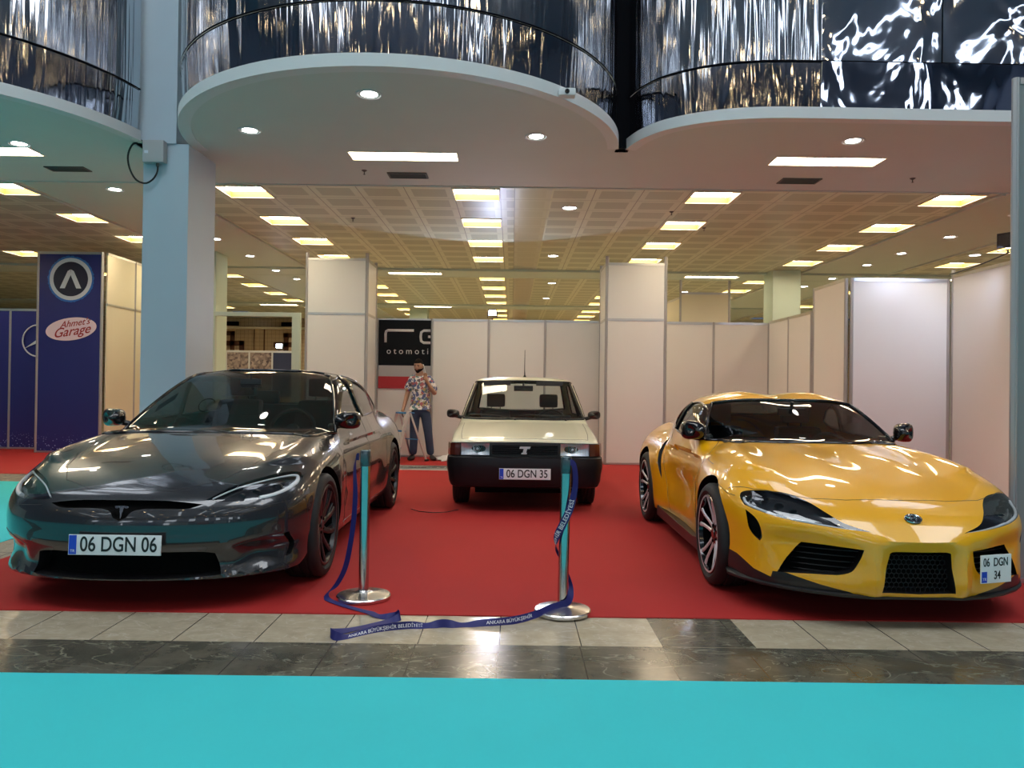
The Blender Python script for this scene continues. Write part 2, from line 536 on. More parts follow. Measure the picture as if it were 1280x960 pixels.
xs_ = sorted(set([round(-14 + i * .5, 3) for i in range(11)] + [round(p[0], 4) for p in lobeL + lobeC + lobeR] + [-8.63, -3.97, -3.99, -3.53, 1.13, 9.5]))
strip_to_back([(x, front_y(x)) for x in xs_ if -14 <= x <= 9.5])
struct(obj('ceiling_soffit', bm, 'plaster'))
plane_holes('ceiling_soffit', -14, 9.5, 8.48, YE, H, hl_, 'plaster')

# white lip and mirror cladding above it
def wall_along(name, pts, z0, z1, mat, off=0.0, lean=0.0, thick=0, nz=1, cap=False, smooth=True):
    bm = bmesh.new(); rows = []
    N = len(pts)
    for i, (x, y) in enumerate(pts):
        a, b = pts[max(0, i - 1)], pts[min(N - 1, i + 1)]
        t = Vector((b[0] - a[0], b[1] - a[1], 0)).normalized(); nrm = Vector((-t.y, t.x, 0))   # into the soffit side
        p = Vector((x, y, 0)) + nrm * off
        col = [bm.verts.new((p.x + nrm.x * lean * k / nz, p.y + nrm.y * lean * k / nz, z0 + (z1 - z0) * k / nz)) for k in range(nz + 1)]
        if thick:
            q = p + nrm * thick
            col += [bm.verts.new((q.x, q.y, z1)), bm.verts.new((q.x, q.y, z0))]
        rows.append(col)
    for r0, r1 in zip(rows, rows[1:]):
        L = len(r0)
        for k in range(L if thick else L - 1):
            k2 = (k + 1) % L
            f = bm.faces.new((r0[k], r1[k], r1[k2], r0[k2])); f.smooth = smooth
    if thick:
        bm.faces.new(rows[0]); bm.faces.new(rows[-1][::-1])
    fixn(bm) if thick else None
    o = obj(name, bm, mat)
    if smooth: o.data.set_sharp_from_angle(angle=R(35))
    return struct(o)
M['lip_white'] = pmat('lip_white', (.60, .62, .63), .5)
seam_z = 4.44
for k, (pts, mat) in enumerate(((lobeL, 'steel_streaky'), (lobeC, 'steel_streaky'), (lobeR[:37], 'steel_streaky'), (lobeR[36:] if False else lobeR[-13:], 'steel_flat'))):
    nm = ['wall_left', 'wall_center', 'wall_right', 'wall_right'][k]
    if k == 2: pts = lobeR[:lobeR.index(lobeR[-1])][:-0 or None]
    if k == 2: pts = [p for p in lobeR if p[0] <= 2.9001]
    if k == 3: pts = [p for p in lobeR if p[0] >= 2.8999]; pts = [(pts[0][0] + (pts[-1][0] - pts[0][0]) * i / 20, pts[0][1] + (pts[-1][1] - pts[0][1]) * i / 20) for i in range(21)]
    wall_along('trim_' + str(k + 1), pts, H - .008, 4.0, 'lip_white', thick=.12)
    wall_along(nm + '_cladding', pts, 4.0, seam_z - .004, mat, off=.06 if k == 3 else .045, lean=-.055 if k == 3 else -.022)
    wall_along(nm + '_cladding_joint', pts, seam_z - .009, seam_z + .009, 'dark_gap', off=.012)
    wall_along(nm + '_cladding_upper', pts, seam_z + .004, 7.4, mat, off=.02)
# upright joints of the flat part and the dark gap between two lobes
for x in (4.05, 5.3):
    struct(slab('wall_right_joint', x - .004, x + .004, 7.25 + (x - 2.9) * .0174 - .0, 7.262 + (x - 2.9) * .0174, seam_z, 7.4, 'dark_gap'))
struct(slab('wall_cleft', 1.09, 1.235, 8.24, 8.40, H - .0, 7.4, 'dark_gap'))
struct(slab('wall_upper', -26, 26, 8.9, 9.0, H + .02, 7.5, 'plaster'))
struct(slab('wall_side_panel', -4.45, -3.98, 8.52, 8.56, 4.0, 7.4, 'alu'))
# column between the two lobes, its upper part set to the left
bm = bmesh.new(); add_box(bm, -4.02, -3.53, 8.3, 9.05, 0, H); 
fixn(bm); struct(obj('column', bm, 'column_paint'))
bm = bmesh.new(); add_box(bm, -4.12, -3.66, 8.28, 8.9, H - .0, 7.4); fixn(bm); struct(obj('column_upper', bm, 'column_paint'))
# columns further back
M['column_green'] = pmat('column_green', (.52, .64, .55), .5)
for (a, b, c, d) in ((-6.5, -5.85, 15.1, 15.7), (5.62, 6.22, 16.6, 17.2), (-3.5, -2.9, 26, 26.6), (-12.8, -12.2, 15.1, 15.7)):
    bm = bmesh.new(); add_box(bm, a, b, c, d, 0, H); fixn(bm); struct(obj('column_rear', bm, 'column_green'))

# ---- end walls of the low hall
M['tile_beige'] = marble_mat('tile_beige', (.50, .38, .24), (.56, .44, .28), (.5, .4, .3), .155, .155, 0, 0, .5, .001, 2, grout=(.10, .05, .03))
m = M['tile_beige']
def wall_tile_fix(m):
    n, l = m.node_tree.nodes, m.node_tree.links
    # use x and z instead of x and y
    for nd in n:
        if nd.type == 'SEPXYZ':
            for lk in list(l):
                if lk.from_node == nd and lk.from_socket.name == 'Y':
                    to = lk.to_socket; l.remove(lk); l.new(nd.outputs['Z'], to)
wall_tile_fix(m)
struct(slab('wall_back', -26, 26, 30.6, 30.8, 0, H + .1, 'tile_beige'))
struct(slab('wall_low_left', -20.2, -20, 3, 30.6, 0, H, 'plaster'))
struct(slab('wall_low_right', 15, 15.2, 7.4, 30.6, 0, H, 'plaster'))
M['tile_brown'] = pmat('tile_brown', (.09, .03, .015), .5)
s = .0035
bm = bmesh.new()
for (a, b, c, d) in ((190, 385, 320, 370), (335, 385, 320, 540), (280, 490, 430, 485), (440, 495, 430, 555), (940, 1125, 335, 385), (945, 1000, 335, 560), (830, 1050, 440, 495), (605, 612, 290, 560), (718, 728, 290, 560)):
    add_box(bm, -11.75 + (a - 190) * s, -11.75 + (b - 190) * s, 30.56, 30.61, 3.36 - (d - 320) * s, 3.36 - (c - 320) * s)
fixn(bm); o = obj('wall_back_motif', bm, 'tile_brown'); struct(o)
bm = bmesh.new()
add_box(bm, -13, -7, 30.2, 30.6, 3.45, 3.52)
struct(obj('wall_back_ledge', bm, 'panel_cream'))
bm = bmesh.new(); 
for a, b in ((-11.7, -10.9), (-9.2, -8.4)): add_box(bm, a, b, 30.5, 30.58, 3.58, 3.74)
struct(obj('wall_back_vent', bm, 'dark_gap'))

# ---- the tall hall in front: far wall and high ceiling, with unseen light panels added
M['hall_dark'] = pmat('hall_dark', (.09, .11, .18), .6)
M['daylight'] = emat('daylight', (.82, .90, 1.0), 4.5)
M['skylight'] = emat('skylight', (.92, .95, 1.0), 5.6)
M['warm_bulb'] = emat('warm_bulb', (1.0, .72, .38), 40)
struct(slab('wall_hall_front', -26, 26, -20.2, -20, 0, 12, 'hall_dark'))
struct(slab('wall_hall_left', -22.2, -22, -20, 8, 0, 12, 'hall_dark'))
struct(slab('wall_hall_right', 22, 22.2, -20, 8, 0, 12, 'hall_dark'))
struct(slab('ceiling_hall', -26, 26, -20, 9, 12, 12.2, 'hall_dark'))
wn = 1
for i in range(-4, 5):
    x = i * 4.6
    for (z0, z1) in ((.3, 3.2), (5.0, 8.2)):
        if (i + int(z0 > 3)) % 2 == 0 and z0 < 1: continue
        struct(slab('window_%d' % wn, x - .75, x + .75, -19.98, -19.94, z0, z1, 'daylight')); wn += 1  # glowing panes added out of view to streak the steel and light car fronts
for (x, y, w, d) in ((-10, 1.6, 2.2, 2.3), (-3.4, 1.6, 2.2, 2.3), (3.4, 1.6, 2.2, 2.3), (10, 1.6, 2.2, 2.3)):
    struct(slab('window_%d' % wn, x - w, x + w, y - d, y + d, 11.94, 11.98, 'skylight')); wn += 1  # overhead panels added out of view as cool fill light from above

for k in range(9):      # narrow glowing roof strips, unseen, added for pale streaks in the steel
    x = -15.2 + k * 3.8
    struct(slab('window_%d' % wn, x - .22, x + .22, -13.5, -5.5, 11.94, 11.98, 'daylight')); wn += 1
# pale and coloured booth walls, warm lamps: added behind the viewer for steel reflections
hall = [(-17, .30, .32, .36, 3.2), (-12.5, .50, .50, .52, 2.8), (-7.5, .05, .10, .35, 3.4), (-2.5, .55, .52, .48, 2.6), (2.2, .40, .06, .06, 3.0), (6.8, .50, .52, .55, 2.8), (12, .10, .12, .20, 3.4), (17, .5, .5, .5, 2.8)]
for k, (x, r_, g_, b_, hh) in enumerate(hall):
    struct(slab('wall_stand_%d' % (k + 1), x - 1.6, x + 1.6, -15.2 + (k % 3), -15.1 + (k % 3), 0.0, hh, pmat('stand_%d' % k, (r_, g_, b_), .5)))
glint_bulbs = bmesh.new()
for i in range(-5, 6):
    for j in range(0, 6, 2 if i % 2 else 1):
        add_lathe(glint_bulbs, [(0, -.10), (.10, -.06), (.12, 0), (0, .01)], 12, 'Z', center=(i * 3.4 + (1.7 if j % 2 else 0), -17 + j * 3.6, 10.2 + .3 * (i % 2)))
ob = obj('ceiling_hall_lamps', glint_bulbs, 'warm_bulb'); struct(ob)  # unseen lamps, added only for warm glints in the steel
# ---- ceiling lamps
def make_square_light():
    r = thing('ceiling_light', 'x', 'ceiling light')
    bm = bmesh.new()
    w, h = .30, .115
    v = {}
    for sx in (-1, 1):
        for sy in (-1, 1):
            for z in (0, h): v[sx, sy, z] = bm.verts.new((sx * w, sy * w, z))
    for a, b in (((-1, -1), (1, -1)), ((1, -1), (1, 1)), ((1, 1), (-1, 1)), ((-1, 1), (-1, -1))):
        bm.faces.new((v[a + (0,)], v[b + (0,)], v[b + (h,)], v[a + (h,)]))
    obj('housing', bm, 'lamp_housing', r)
    bm = bmesh.new(); add_box(bm, -w, w, -w, w, h - .03, h - .004); obj('diffuser', bm, 'lamp_panel', r)
    bm = bmesh.new()
    for (a, b, c, d) in ((-w - .02, w + .02, -w - .02, -w), (-w - .02, w + .02, w, w + .02), (-w - .02, -w, -w, w), (w, w + .02, -w, w)): add_box(bm, a, b, c, d, -.008, .004)
    obj('frame', bm, 'lamp_frame', r)
    return r
def make_long_light(d):
    r = thing('ceiling_light', 'x', 'ceiling light')
    bm = bmesh.new()
    w, h = .60, .05
    v = {}
    for sx in (-1, 1):
        for sy in (-1, 1):
            for z in (0, h): v[sx, sy, z] = bm.verts.new((sx * w, sy * d, z))
    for a, b in (((-1, -1), (1, -1)), ((1, -1), (1, 1)), ((1, 1), (-1, 1)), ((-1, 1), (-1, -1))):
        bm.faces.new((v[a + (0,)], v[b + (0,)], v[b + (h,)], v[a + (h,)]))
    obj('housing', bm, 'lamp_frame', r)
    bm = bmesh.new(); add_box(bm, -w, w, -d, d, h - .035, h - .004); obj('diffuser', bm, 'lamp_panel', r)
    bm = bmesh.new()
    for (a, b, c, e) in ((-w - .015, w + .015, -d - .015, -d), (-w - .015, w + .015, d, d + .015), (-w - .015, -w, -d, d), (w, w + .015, -d, d)): add_box(bm, a, b, c, e, -.006, .004)
    obj('frame', bm, 'lamp_frame', r)
    return r
def make_spot():
    r = thing('ceiling_downlight', 'x', 'ceiling light')
    bm = bmesh.new(); add_lathe(bm, [(.092, .012), (.100, -.006), (.118, -.008), (.122, .002)], 28, 'Z'); obj('ring', bm, 'lip_white', r)
    bm = bmesh.new(); add_lathe(bm, [(0, -.004), (.06, -.003), (.094, .004)], 28, 'Z'); obj('lamp', bm, 'lamp_spot', r)
    return r
colname = ['far left row', 'row over the blue booth', 'row over the left white tower', 'row over the cream car', 'row over the right white tower', 'row over the yellow car', 'row past the right booth', 'last row at the right']
rowname = ['first', 'second', 'third', 'fourth', 'fifth', 'sixth', 'seventh', 'eighth', 'ninth', 'tenth', 'eleventh']
ys_all = rows1 + rows2 + rows3
proto = make_square_light(); first = True
for i, gx in enumerate(GX):
    for j, yy in enumerate(ys_all):
        # keep what the picture can show
        if not (i in (1, 2, 3, 4, 5) or j < 9): continue
        if i >= 6 and j < 4 and gx > 9.5: continue
        lab = 'yellow square ceiling light, %s from the front, %s' % (rowname[j], colname[i])
        if first: o = proto; o.location = (gx, yy, H); first = False
        else: o = dup(proto, (gx, yy, H))
        o['label'] = lab; o['group'] = 'square recessed ceiling lights'
p1 = make_long_light(.15)
labs = ['long rectangular ceiling light in the soffit above the cream car', 'long rectangular ceiling light in the soffit above the yellow car', 'long rectangular ceiling light in the soffit left of the blue column', 'long rectangular ceiling light in the soffit past the right metal post']
for k, (x, y) in enumerate(long1):
    o = p1 if k == 0 else dup(p1, (0, 0, 0)); o.location = (x, y, H); o['label'] = labs[k]; o['group'] = 'long lights in the soffit'
p2 = make_long_light(.13)
labs = ['thin white batten light on the cross beam left above the black sign', 'thin white batten light on the cross beam above the far cream booth', 'thin white batten light on the cross beam behind the blue column', 'thin white batten light on the cross beam far right', 'faint batten light on the second cross beam over the black sign', 'faint batten light on the second cross beam at the right', 'faint batten light on the second cross beam above the far tiled wall']
for k, (x, y) in enumerate(long2):
    o = p2 if k == 0 else dup(p2, (0, 0, 0)); o.location = (x, y, H - .04); o['label'] = labs[k]; o['group'] = 'batten lights on the cross beams'
spots = [(-1.30, 6.80, 'round white downlight near the curved lip in the middle of the picture'), (-2.71, 7.82, 'round white downlight in the soffit just right of the blue column'),
         (.22, 7.90, 'round white downlight in the soffit below the small camera'), (3.49, 7.91, 'round white downlight in the soffit above the long right light'),
         (-5.41, 8.36, 'round white downlight in the soffit at the far left edge'), (-5.37, 10.31, 'round downlight in the plaster strip, first left of the blue column'),
         (.80, 11.05, 'round downlight in the tiled ceiling right of the yellow light row'), (.78, 15.15, 'second round downlight behind the one right of the yellow light row')]
for k, yy in enumerate((12.1, 13.81, 15.61, 17.32, 19.0, 21.0)):
    spots.append((-5.36, yy, 'round downlight in the plaster strip behind the column, %s of the line' % rowname[k + 1]))
for k, yy in enumerate((11.1, 12.8, 14.4, 15.8, 17.5, 19.2, 21.0)):
    spots.append((7.28, yy, 'round downlight in the right plaster strip, %s from the front' % rowname[k]))
spots += [(8.71, 14.48, 'round downlight beyond the right plaster strip'), (.97, 19.17, 'round downlight in the second bay above the cream car'), (.97, 22.5, 'far round downlight in the second bay above the cream car'),
          (4.6, 20.6, 'round downlight in the second bay behind the cream booth panel')]
ps = make_spot()
for k, (x, y, lab) in enumerate(spots):
    o = ps if k == 0 else dup(ps, (0, 0, 0)); z = H - (.04 if 17 < y < 18 else 0)
    o.location = (x, y, z); o['label'] = lab; o['group'] = 'round ceiling downlights'
# air vents
def vent(x, y, w, d, lab):
    r = thing('ceiling_vent', lab, 'vent', (x, y, H))
    bm = bmesh.new(); add_box(bm, -w, w, -d, d, -.004, -.001); obj('backing', bm, 'dark_gap', r)
    bm = bmesh.new()
    for (a, b, c, e) in ((-w - .02, w + .02, -d - .02, -d), (-w - .02, w + .02, d, d + .02), (-w - .02, -w, -d, d), (w, w + .02, -d, d)): add_box(bm, a, b, c, e, -.012, 0)
    k = int(d * 2 / .03)
    for i in range(k):
        yy = -d + .015 + i * .03; add_box(bm, -w, w, yy - .004, yy + .004, -.012, -.004)
    obj('grille', bm, 'vent_grey', r)
vent(-1.31, 9.42, .22, .10, 'grey slotted air vent in the soffit above the cream car')
vent(3.51, 9.45, .22, .10, 'grey slotted air vent in the soffit above the yellow car')
vent(-5.43, 9.32, .22, .08, 'grey slotted air vent in the soffit left of the blue column')
vent(1.2, 17.5, .55, .06, 'thin dark air vent on the cross beam')
def sprinkler(x, y, lab):
    bm = bmesh.new(); add_lathe(bm, [(0, -.055), (.016, -.05), (.006, -.045), (.006, -.02), (.030, -.006), (.034, 0)], 14, 'Z')
    o = obj('sprinkler_head', bm, 'vent_grey', None, 40); o.location = (x, y, H); tag(o, lab, 'sprinkler', 'ceiling sprinkler heads')
sprinkler(-1.81, 9.23, 'small sprinkler head in the soffit beside the middle vent')
sprinkler(4.82, 9.28, 'small sprinkler head in the soffit beside the right vent')
sprinkler(3.05, 12.3, 'small dark detector on the tiled ceiling above the yellow car')
sprinkler(-2.5, 11.9, 'small dark detector on the tiled ceiling left of the middle light row')
sprinkler(2.3, 11.2, 'small dark detector on the tiled ceiling behind the soffit')
# ================================================================ booth walls of white panels between aluminium posts
M['panel_grey'] = pmat('panel_grey', (.22, .24, .24), .4)
M['alu_dark'] = pmat('alu_dark', (.45, .45, .46), .45, metal=.6)
def booth_wall(label, p0, p1, n, Hh, rails=(), mat='panel_white', post_h=None, group=None, skip_first=False, skip_last=False, name='booth_wall'):
    """n panels from p0 to p1; posts stand between them"""
    r = thing(name, label, 'partition wall', (p0[0], p0[1], 0), group=group)
    d = Vector((p1[0] - p0[0], p1[1] - p0[1], 0)); L = d.length; t = d / L; nr = Vector((-t.y, t.x, 0))
    ph = post_h or Hh
    def bx(bm, s0, s1, w0, w1, z0, z1, bev=0):
        vs = add_box(bm, s0, s1, w0, w1, z0, z1, bevel=bev)
        for v in list({v for v in bm.verts if v.tag is False}):
            c = v.co.copy(); v.co = t * c.x + nr * c.y + Vector((0, 0, c.z)); v.tag = True
    for i in range(n):
        s0, s1 = L * i / n + .02, L * (i + 1) / n - .02
        bm = bmesh.new()
        for v in bm.verts: v.tag = True
        zs = [.03] + [z for z in rails] + [Hh - .03]
        for za, zb in zip(zs, zs[1:]):
            bx(bm, s0, s1, -.012, .012, za + (.02 if za > .1 else 0), zb - .02 if zb < Hh - .1 else zb)
        fixn(bm); obj('panel', bm, mat, r)
        bm = bmesh.new()
        bx(bm, s0, s1, -.02, .02, .007, .04); bx(bm, s0, s1, -.02, .02, Hh - .045, Hh)
        for z in rails: bx(bm, s0, s1, -.02, .02, z - .02, z + .02)
        fixn(bm); obj('rail', bm, 'alu', r)
    for i in range(n + 1):
        if (i == 0 and skip_first) or (i == n and skip_last): continue
        bm = bmesh.new()
        prof = [(.026 * math.cos(PI * (k + .5) / 4), .026 * math.sin(PI * (k + .5) / 4)) for k in range(8)]
        add_prism(bm, prof, lambda a, b, z: (a, b, z), .006, ph)
        for k in range(4):
            a = PI / 2 * k
            add_prism(bm, [(.020 * math.cos(a) - .003, .020 * math.sin(a) - .003), (.029 * math.cos(a) + .003, .029 * math.sin(a) - .003), (.029 * math.cos(a) + .003, .029 * math.sin(a) + .003), (.020 * math.cos(a) - .003, .020 * math.sin(a) + .003)], lambda a, b, z: (a, b, z), .006, ph - .002)
        fixn(bm)
        o = obj('post', bm, 'alu_dark', r); o.location = t * (L * i / n)
    return r
YB = 14.0
booth_wall('white panel wall behind the cream car, between the two tall towers', (-1.46, YB), (1.62, YB), 3, 2.53)
booth_wall('white panel wall behind the yellow car roof, right of the tall tower', (2.66, YB), (4.67, YB), 2, 2.53, skip_first=True)
booth_wall('panel behind the black sign, between the man and the left tower', (-2.47, YB + .03), (-1.48, YB + .03), 1, 2.53, skip_last=True)
booth_wall('short side wall of white panels running forward from the back corner', (4.67, YB - .05), (4.67, 11.98), 2, 2.55, skip_first=True)
booth_wall('side panel of the taller white booth, left of the broad panel', (4.69, 11.93), (4.69, 10.80), 1, 2.90)
booth_wall('broad white panel of the taller booth behind the yellow car', (4.75, 10.76), (6.10, 10.76), 1, 2.90)
booth_wall('white panel wall coming forward at the right above the yellow bonnet', (6.15, 10.72), (6.15, 8.0), 2, 2.95, post_h=3.02)
# towers
booth_wall('tall front face of the white tower left of the black sign', (-3.52, 13.1), (-2.50, 13.1), 1, 3.47, rails=(2.52,), post_h=3.56)
booth_wall('narrow side face of the white tower next to the black sign', (-2.50, 13.13), (-2.50, 13.95), 1, 3.47, rails=(2.52,), skip_first=True, post_h=3.53)
booth_wall('tall front face of the white tower between the cream and yellow cars', (1.60, 13.1), (2.60, 13.1), 1, 3.45, rails=(2.48,), post_h=3.56)
booth_wall('narrow side face of the white tower beside the cream car', (1.60, 13.95), (1.60, 13.13), 1, 3.45, rails=(2.48,), skip_last=True, post_h=3.53)
# tall post and panel at the right edge
booth_wall('tall grey panel and metal post at the right edge behind the yellow headlamp', (3.495, 5.35), (4.6, 5.35), 1, 3.52, mat='panel_grey')
# blue booth at the left
M['booth_blue'] = pmat('booth_blue', (.018, .022, .17), .4, noise=.04, nscale=2)
def sparkle(m):
    n, l = m.node_tree.nodes, m.node_tree.links
    b = n['Principled BSDF']
    src = b.inputs['Base Color'].links[0].from_socket
    tc = n.new('ShaderNodeTexCoord')
    vo = n.new('ShaderNodeTexVoronoi'); vo.inputs['Scale'].default_value = 22; l.new(tc.outputs['Object'], vo.inputs['Vector'])
    lt = n.new('ShaderNodeMath'); lt.operation = 'LESS_THAN'; lt.inputs[1].default_value = .22; l.new(vo.outputs['Distance'], lt.inputs[0])
    sp = n.new('ShaderNodeSeparateXYZ'); l.new(tc.outputs['Object'], sp.inputs[0])
    mr = n.new('ShaderNodeMapRange'); mr.inputs[1].default_value = .36; mr.inputs[2].default_value = .02; mr.inputs[3].default_value = 0; mr.inputs[4].default_value = 1
    l.new(sp.outputs[2], mr.inputs[0])
    mu = n.new('ShaderNodeMath'); mu.operation = 'MULTIPLY'; l.new(lt.outputs[0], mu.inputs[0]); l.new(mr.outputs[0], mu.inputs[1])
    mx = n.new('ShaderNodeMix'); mx.data_type = 'RGBA'; mx.inputs[7].default_value = (.45, .55, .95, 1)
    l.new(src, mx.inputs[6]); l.new(mu.outputs[0], mx.inputs[0]); l.new(mx.outputs[2], b.inputs['Base Color'])
sparkle(M['booth_blue'])
booth_wall('low blue booth wall with sparkles along its foot at the far left', (-11.5, 14.65), (-8.62, 14.65), 3, 2.68, mat='booth_blue')
tw = booth_wall('tall blue banner tower with two round badges', (-8.66, 14.0), (-7.50, 14.0), 1, 3.67, mat='booth_blue')
booth_wall('cream side wall of the blue tower, seen left of the blue column', (-7.44, 14.03), (-7.44, 17.2), 3, 3.67, rails=(2.72,), mat='panel_cream', skip_first=True)
# badge: glowing white ring with a dark disc and an angular letter
def flat_at(x, y, z): return lambda a, b, d: (x + a, y - d, z + b)
M['badge_white'] = pmat('badge_white', (.62, .66, .74), .5)
M['badge_navy'] = pmat('badge_navy', (.012, .012, .04), .5)
M['badge_glow'] = pmat('badge_glow', (.03, .16, .52), .5)
M['badge_pink'] = pmat('badge_pink', (.78, .62, .70), .5)
M['badge_red'] = pmat('badge_red', (.33, .015, .02), .5)
b = thing('round_badge', 'round white ring badge with an angular letter at the top of the blue banner', 'sign', (-8.06, 13.982, 3.17))
def disc(name, r, d, mat, parent, n=64, sx=1, rough=0):
    bm = bmesh.new(); random.seed(5)
    pts = [((r + rough * random.uniform(-1, 1)) * math.cos(2 * PI * k / n) * sx, (r + rough * random.uniform(-1, 1)) * math.sin(2 * PI * k / n)) for k in range(n)]
    add_prism(bm, pts, lambda a, c, dd: (a, -dd, c), d - .002, d); fixn(bm); return obj(name, bm, mat, parent)
disc('glow_halo', .42, .003, 'badge_glow', b, 128, rough=.010)
disc('ring', .385, .006, 'badge_white', b, 64)
disc('centre_disc', .315, .009, 'badge_navy', b)
bm = bmesh.new()
for s_ in (-1, 1):
    add_prism(bm, [(s_ * .005, .175), (s_ * .055, .145), (s_ * .195, -.17), (s_ * .105, -.17), (0, .075)][::s_], lambda a, c, dd: (a, -dd, c), .009, .013)
fixn(bm); obj('letter', bm, 'badge_white', b)
b = thing('oval_badge', 'oval pinkish badge with red script lettering on the blue banner', 'sign', (-8.04, 13.982, 2.26))
bm = bmesh.new()
pts = [(.465 * math.cos(2 * PI * k / 64), .205 * math.sin(2 * PI * k / 64)) for k in range(64)]
pts = [(a * math.cos(.14) - c * math.sin(.14), a * math.sin(.14) + c * math.cos(.14)) for a, c in pts]
add_prism(bm, pts, lambda a, c, dd: (a, -dd, c), .002, .006); fixn(bm); obj('plaque', bm, 'badge_pink', b)
t = text_mesh("Ahmet's", .165, 'badge_red', b, 'lettering', (.06, -.008, .105), rot=(PI / 2, -.16, 0), extrude=.001, shear=.5, offset=.0015)
t = text_mesh("Garage", .235, 'badge_red', b, 'lettering', (0, -.008, -.045), rot=(PI / 2, -.16, 0), extrude=.001, shear=.5, offset=.002)
# three-pointed star emblem on the low blue wall
b = thing('star_emblem', 'pale ring with a three-pointed star on the low blue wall', 'sign', (-9.02, 14.61, 2.07))
bm = bmesh.new()
add_tube(bm, [(.30 * math.cos(a), 0, .30 * math.sin(a)) for a in [2 * PI * k / 48 for k in range(48)]], .014, 8, closed=True)
obj('ring', bm, 'badge_white', b)
bm = bmesh.new()
for k in range(3):
    a = PI / 2 + 2 * PI * k / 3
    add_prism(bm, [(.032 * math.cos(a + PI / 2), .032 * math.sin(a + PI / 2)), (.29 * math.cos(a), .29 * math.sin(a)), (.032 * math.cos(a - PI / 2), .032 * math.sin(a - PI / 2))], lambda p, q, d: (p, -d, q), -.004, .010)
fixn(bm); obj('star', bm, 'badge_white', b)
# black company sign between the left tower and the panel wall
M['sign_black'] = pmat('sign_black', (.006, .008, .011), .6, spec=.15)
M['sign_grey'] = pmat('sign_grey', (.42, .42, .43), .5)
M['sign_red'] = pmat('sign_red', (.42, .02, .03), .5)
M['sign_letter'] = pmat('sign_letter', (.55, .56, .58), .5)
s_ = thing('company_sign', 'black sign with pale lettering above a red stripe behind the man', 'sign', (-2.44, 14.0, 0))
bm = bmesh.new(); add_box(bm, .0, .955, -.004, .004, 1.67, 2.50); obj('sign_board', bm, 'sign_black', s_)
bm = bmesh.new(); add_box(bm, .0, .955, -.004, .004, 1.47, 1.67); obj('grey_band', bm, 'sign_grey', s_)
bm = bmesh.new(); add_box(bm, .0, .955, -.006, .004, 1.25, 1.47); obj('red_stripe', bm, 'sign_red', s_)
bm = bmesh.new()
def bar(pts, r=.023): add_tube(bm, [(x, -.006, z) for x, z in pts], r, 8)
bar([(.125, 2.09), (.125, 2.25), (.135, 2.29), (.17, 2.31), (.64, 2.31)])
bar([(.945, 2.31), (.82, 2.31), (.775, 2.28), (.765, 2.20), (.775, 2.12), (.82, 2.09), (.945, 2.09)])
bar([(.90, 2.20), (.945, 2.20)])
for v in bm.verts: v.co.y = -.006 + (v.co.y + .006) * .15
obj('large_lettering', bm, 'sign_letter', s_)
text_mesh('otomoti', .155, 'sign_letter', s_, 'small_lettering', (.53, -.007, 1.93), extrude=.001, space=1.55)
# floodlight on the panel wall, and its twin further back
M['flood_glow'] = emat('flood_glow', (.62, .72, 1.0), 60)
def floodlight(loc, label, on=True, rz=0, s=1.0):
    r = thing('floodlight', label, 'floodlight', loc, rz)
    bm = bmesh.new(); add_box(bm, -.11 * s, .11 * s, -.03, .05, .04, .22 * s, bevel=.012); obj('lamp_body', bm, 'black_plastic', r, 40)
    bm = bmesh.new(); add_box(bm, -.085 * s, .085 * s, -.036, -.028, .06, .19 * s); obj('lamp_glass', bm, 'flood_glow' if on else 'lens', r)
    bm = bmesh.new(); add_tube(bm, [(-.12 * s, .01, .12), (-.12 * s, .01, .01), (.12 * s, .01, .01), (.12 * s, .01, .12)], .008, 6); add_tube(bm, [(0, .01, -.02), (0, .01, .012)], .012, 6); obj('bracket', bm, 'vent_grey', r)
    return r
f = floodlight((-.37, 13.97, 2.545), 'lit bluish white floodlight on top of the panel wall above the cream car', s=.75)
fl = bpy.data.lights.new('floodlight_beam', 'SPOT'); fl.energy = 110; fl.color = (.62, .72, 1.0); fl.spot_size = R(110); fl.shadow_soft_size = .08
fo = bpy.data.objects.new('floodlight_beam', fl); COL.objects.link(fo); fo.parent = f; fo.location = (0, -.06, .12); fo.rotation_euler = (R(-122), 0, 0)
f2 = floodlight((-7.1, 23.4, 2.32), 'lit bluish floodlight on the far picture stand left of the left tower')
f3 = floodlight((6.02, 9.35, 3.05), 'dark floodlight at the top of the right booth wall', on=False, rz=-1.0)
fl3 = bpy.data.lights.new('floodlight_beam', 'SPOT'); fl3.energy = 70; fl3.color = (.66, .74, 1.0); fl3.spot_size = R(100); fl3.spot_blend = .8; fl3.shadow_soft_size = .06
fo3 = bpy.data.objects.new('floodlight_beam', fl3); COL.objects.link(fo3); fo3.parent = f3; fo3.rotation_euler = (0, 0, 0)
fo3.parent = None; fo3.location = (5.95, 9.32, 3.08); fo3.rotation_euler = (Vector((5.2, 10.76, 1.9)) - Vector((5.95, 9.32, 3.08))).to_track_quat('-Z', 'Y').to_euler()
bm = bmesh.new()
P = [Vector((6.10, 10.72, 2.96))] + [Vector((6.09, 10.72 - 1.3 * t, 2.955 - .02 * math.sin(PI * t) + .09 * t)) for t in (.15, .3, .5, .7, .85, 1.0)]
add_tube(bm, P, .009, 6); tag(obj('cable', bm, 'black_plastic'), 'black cable lying along the top of the right booth wall', 'cable')
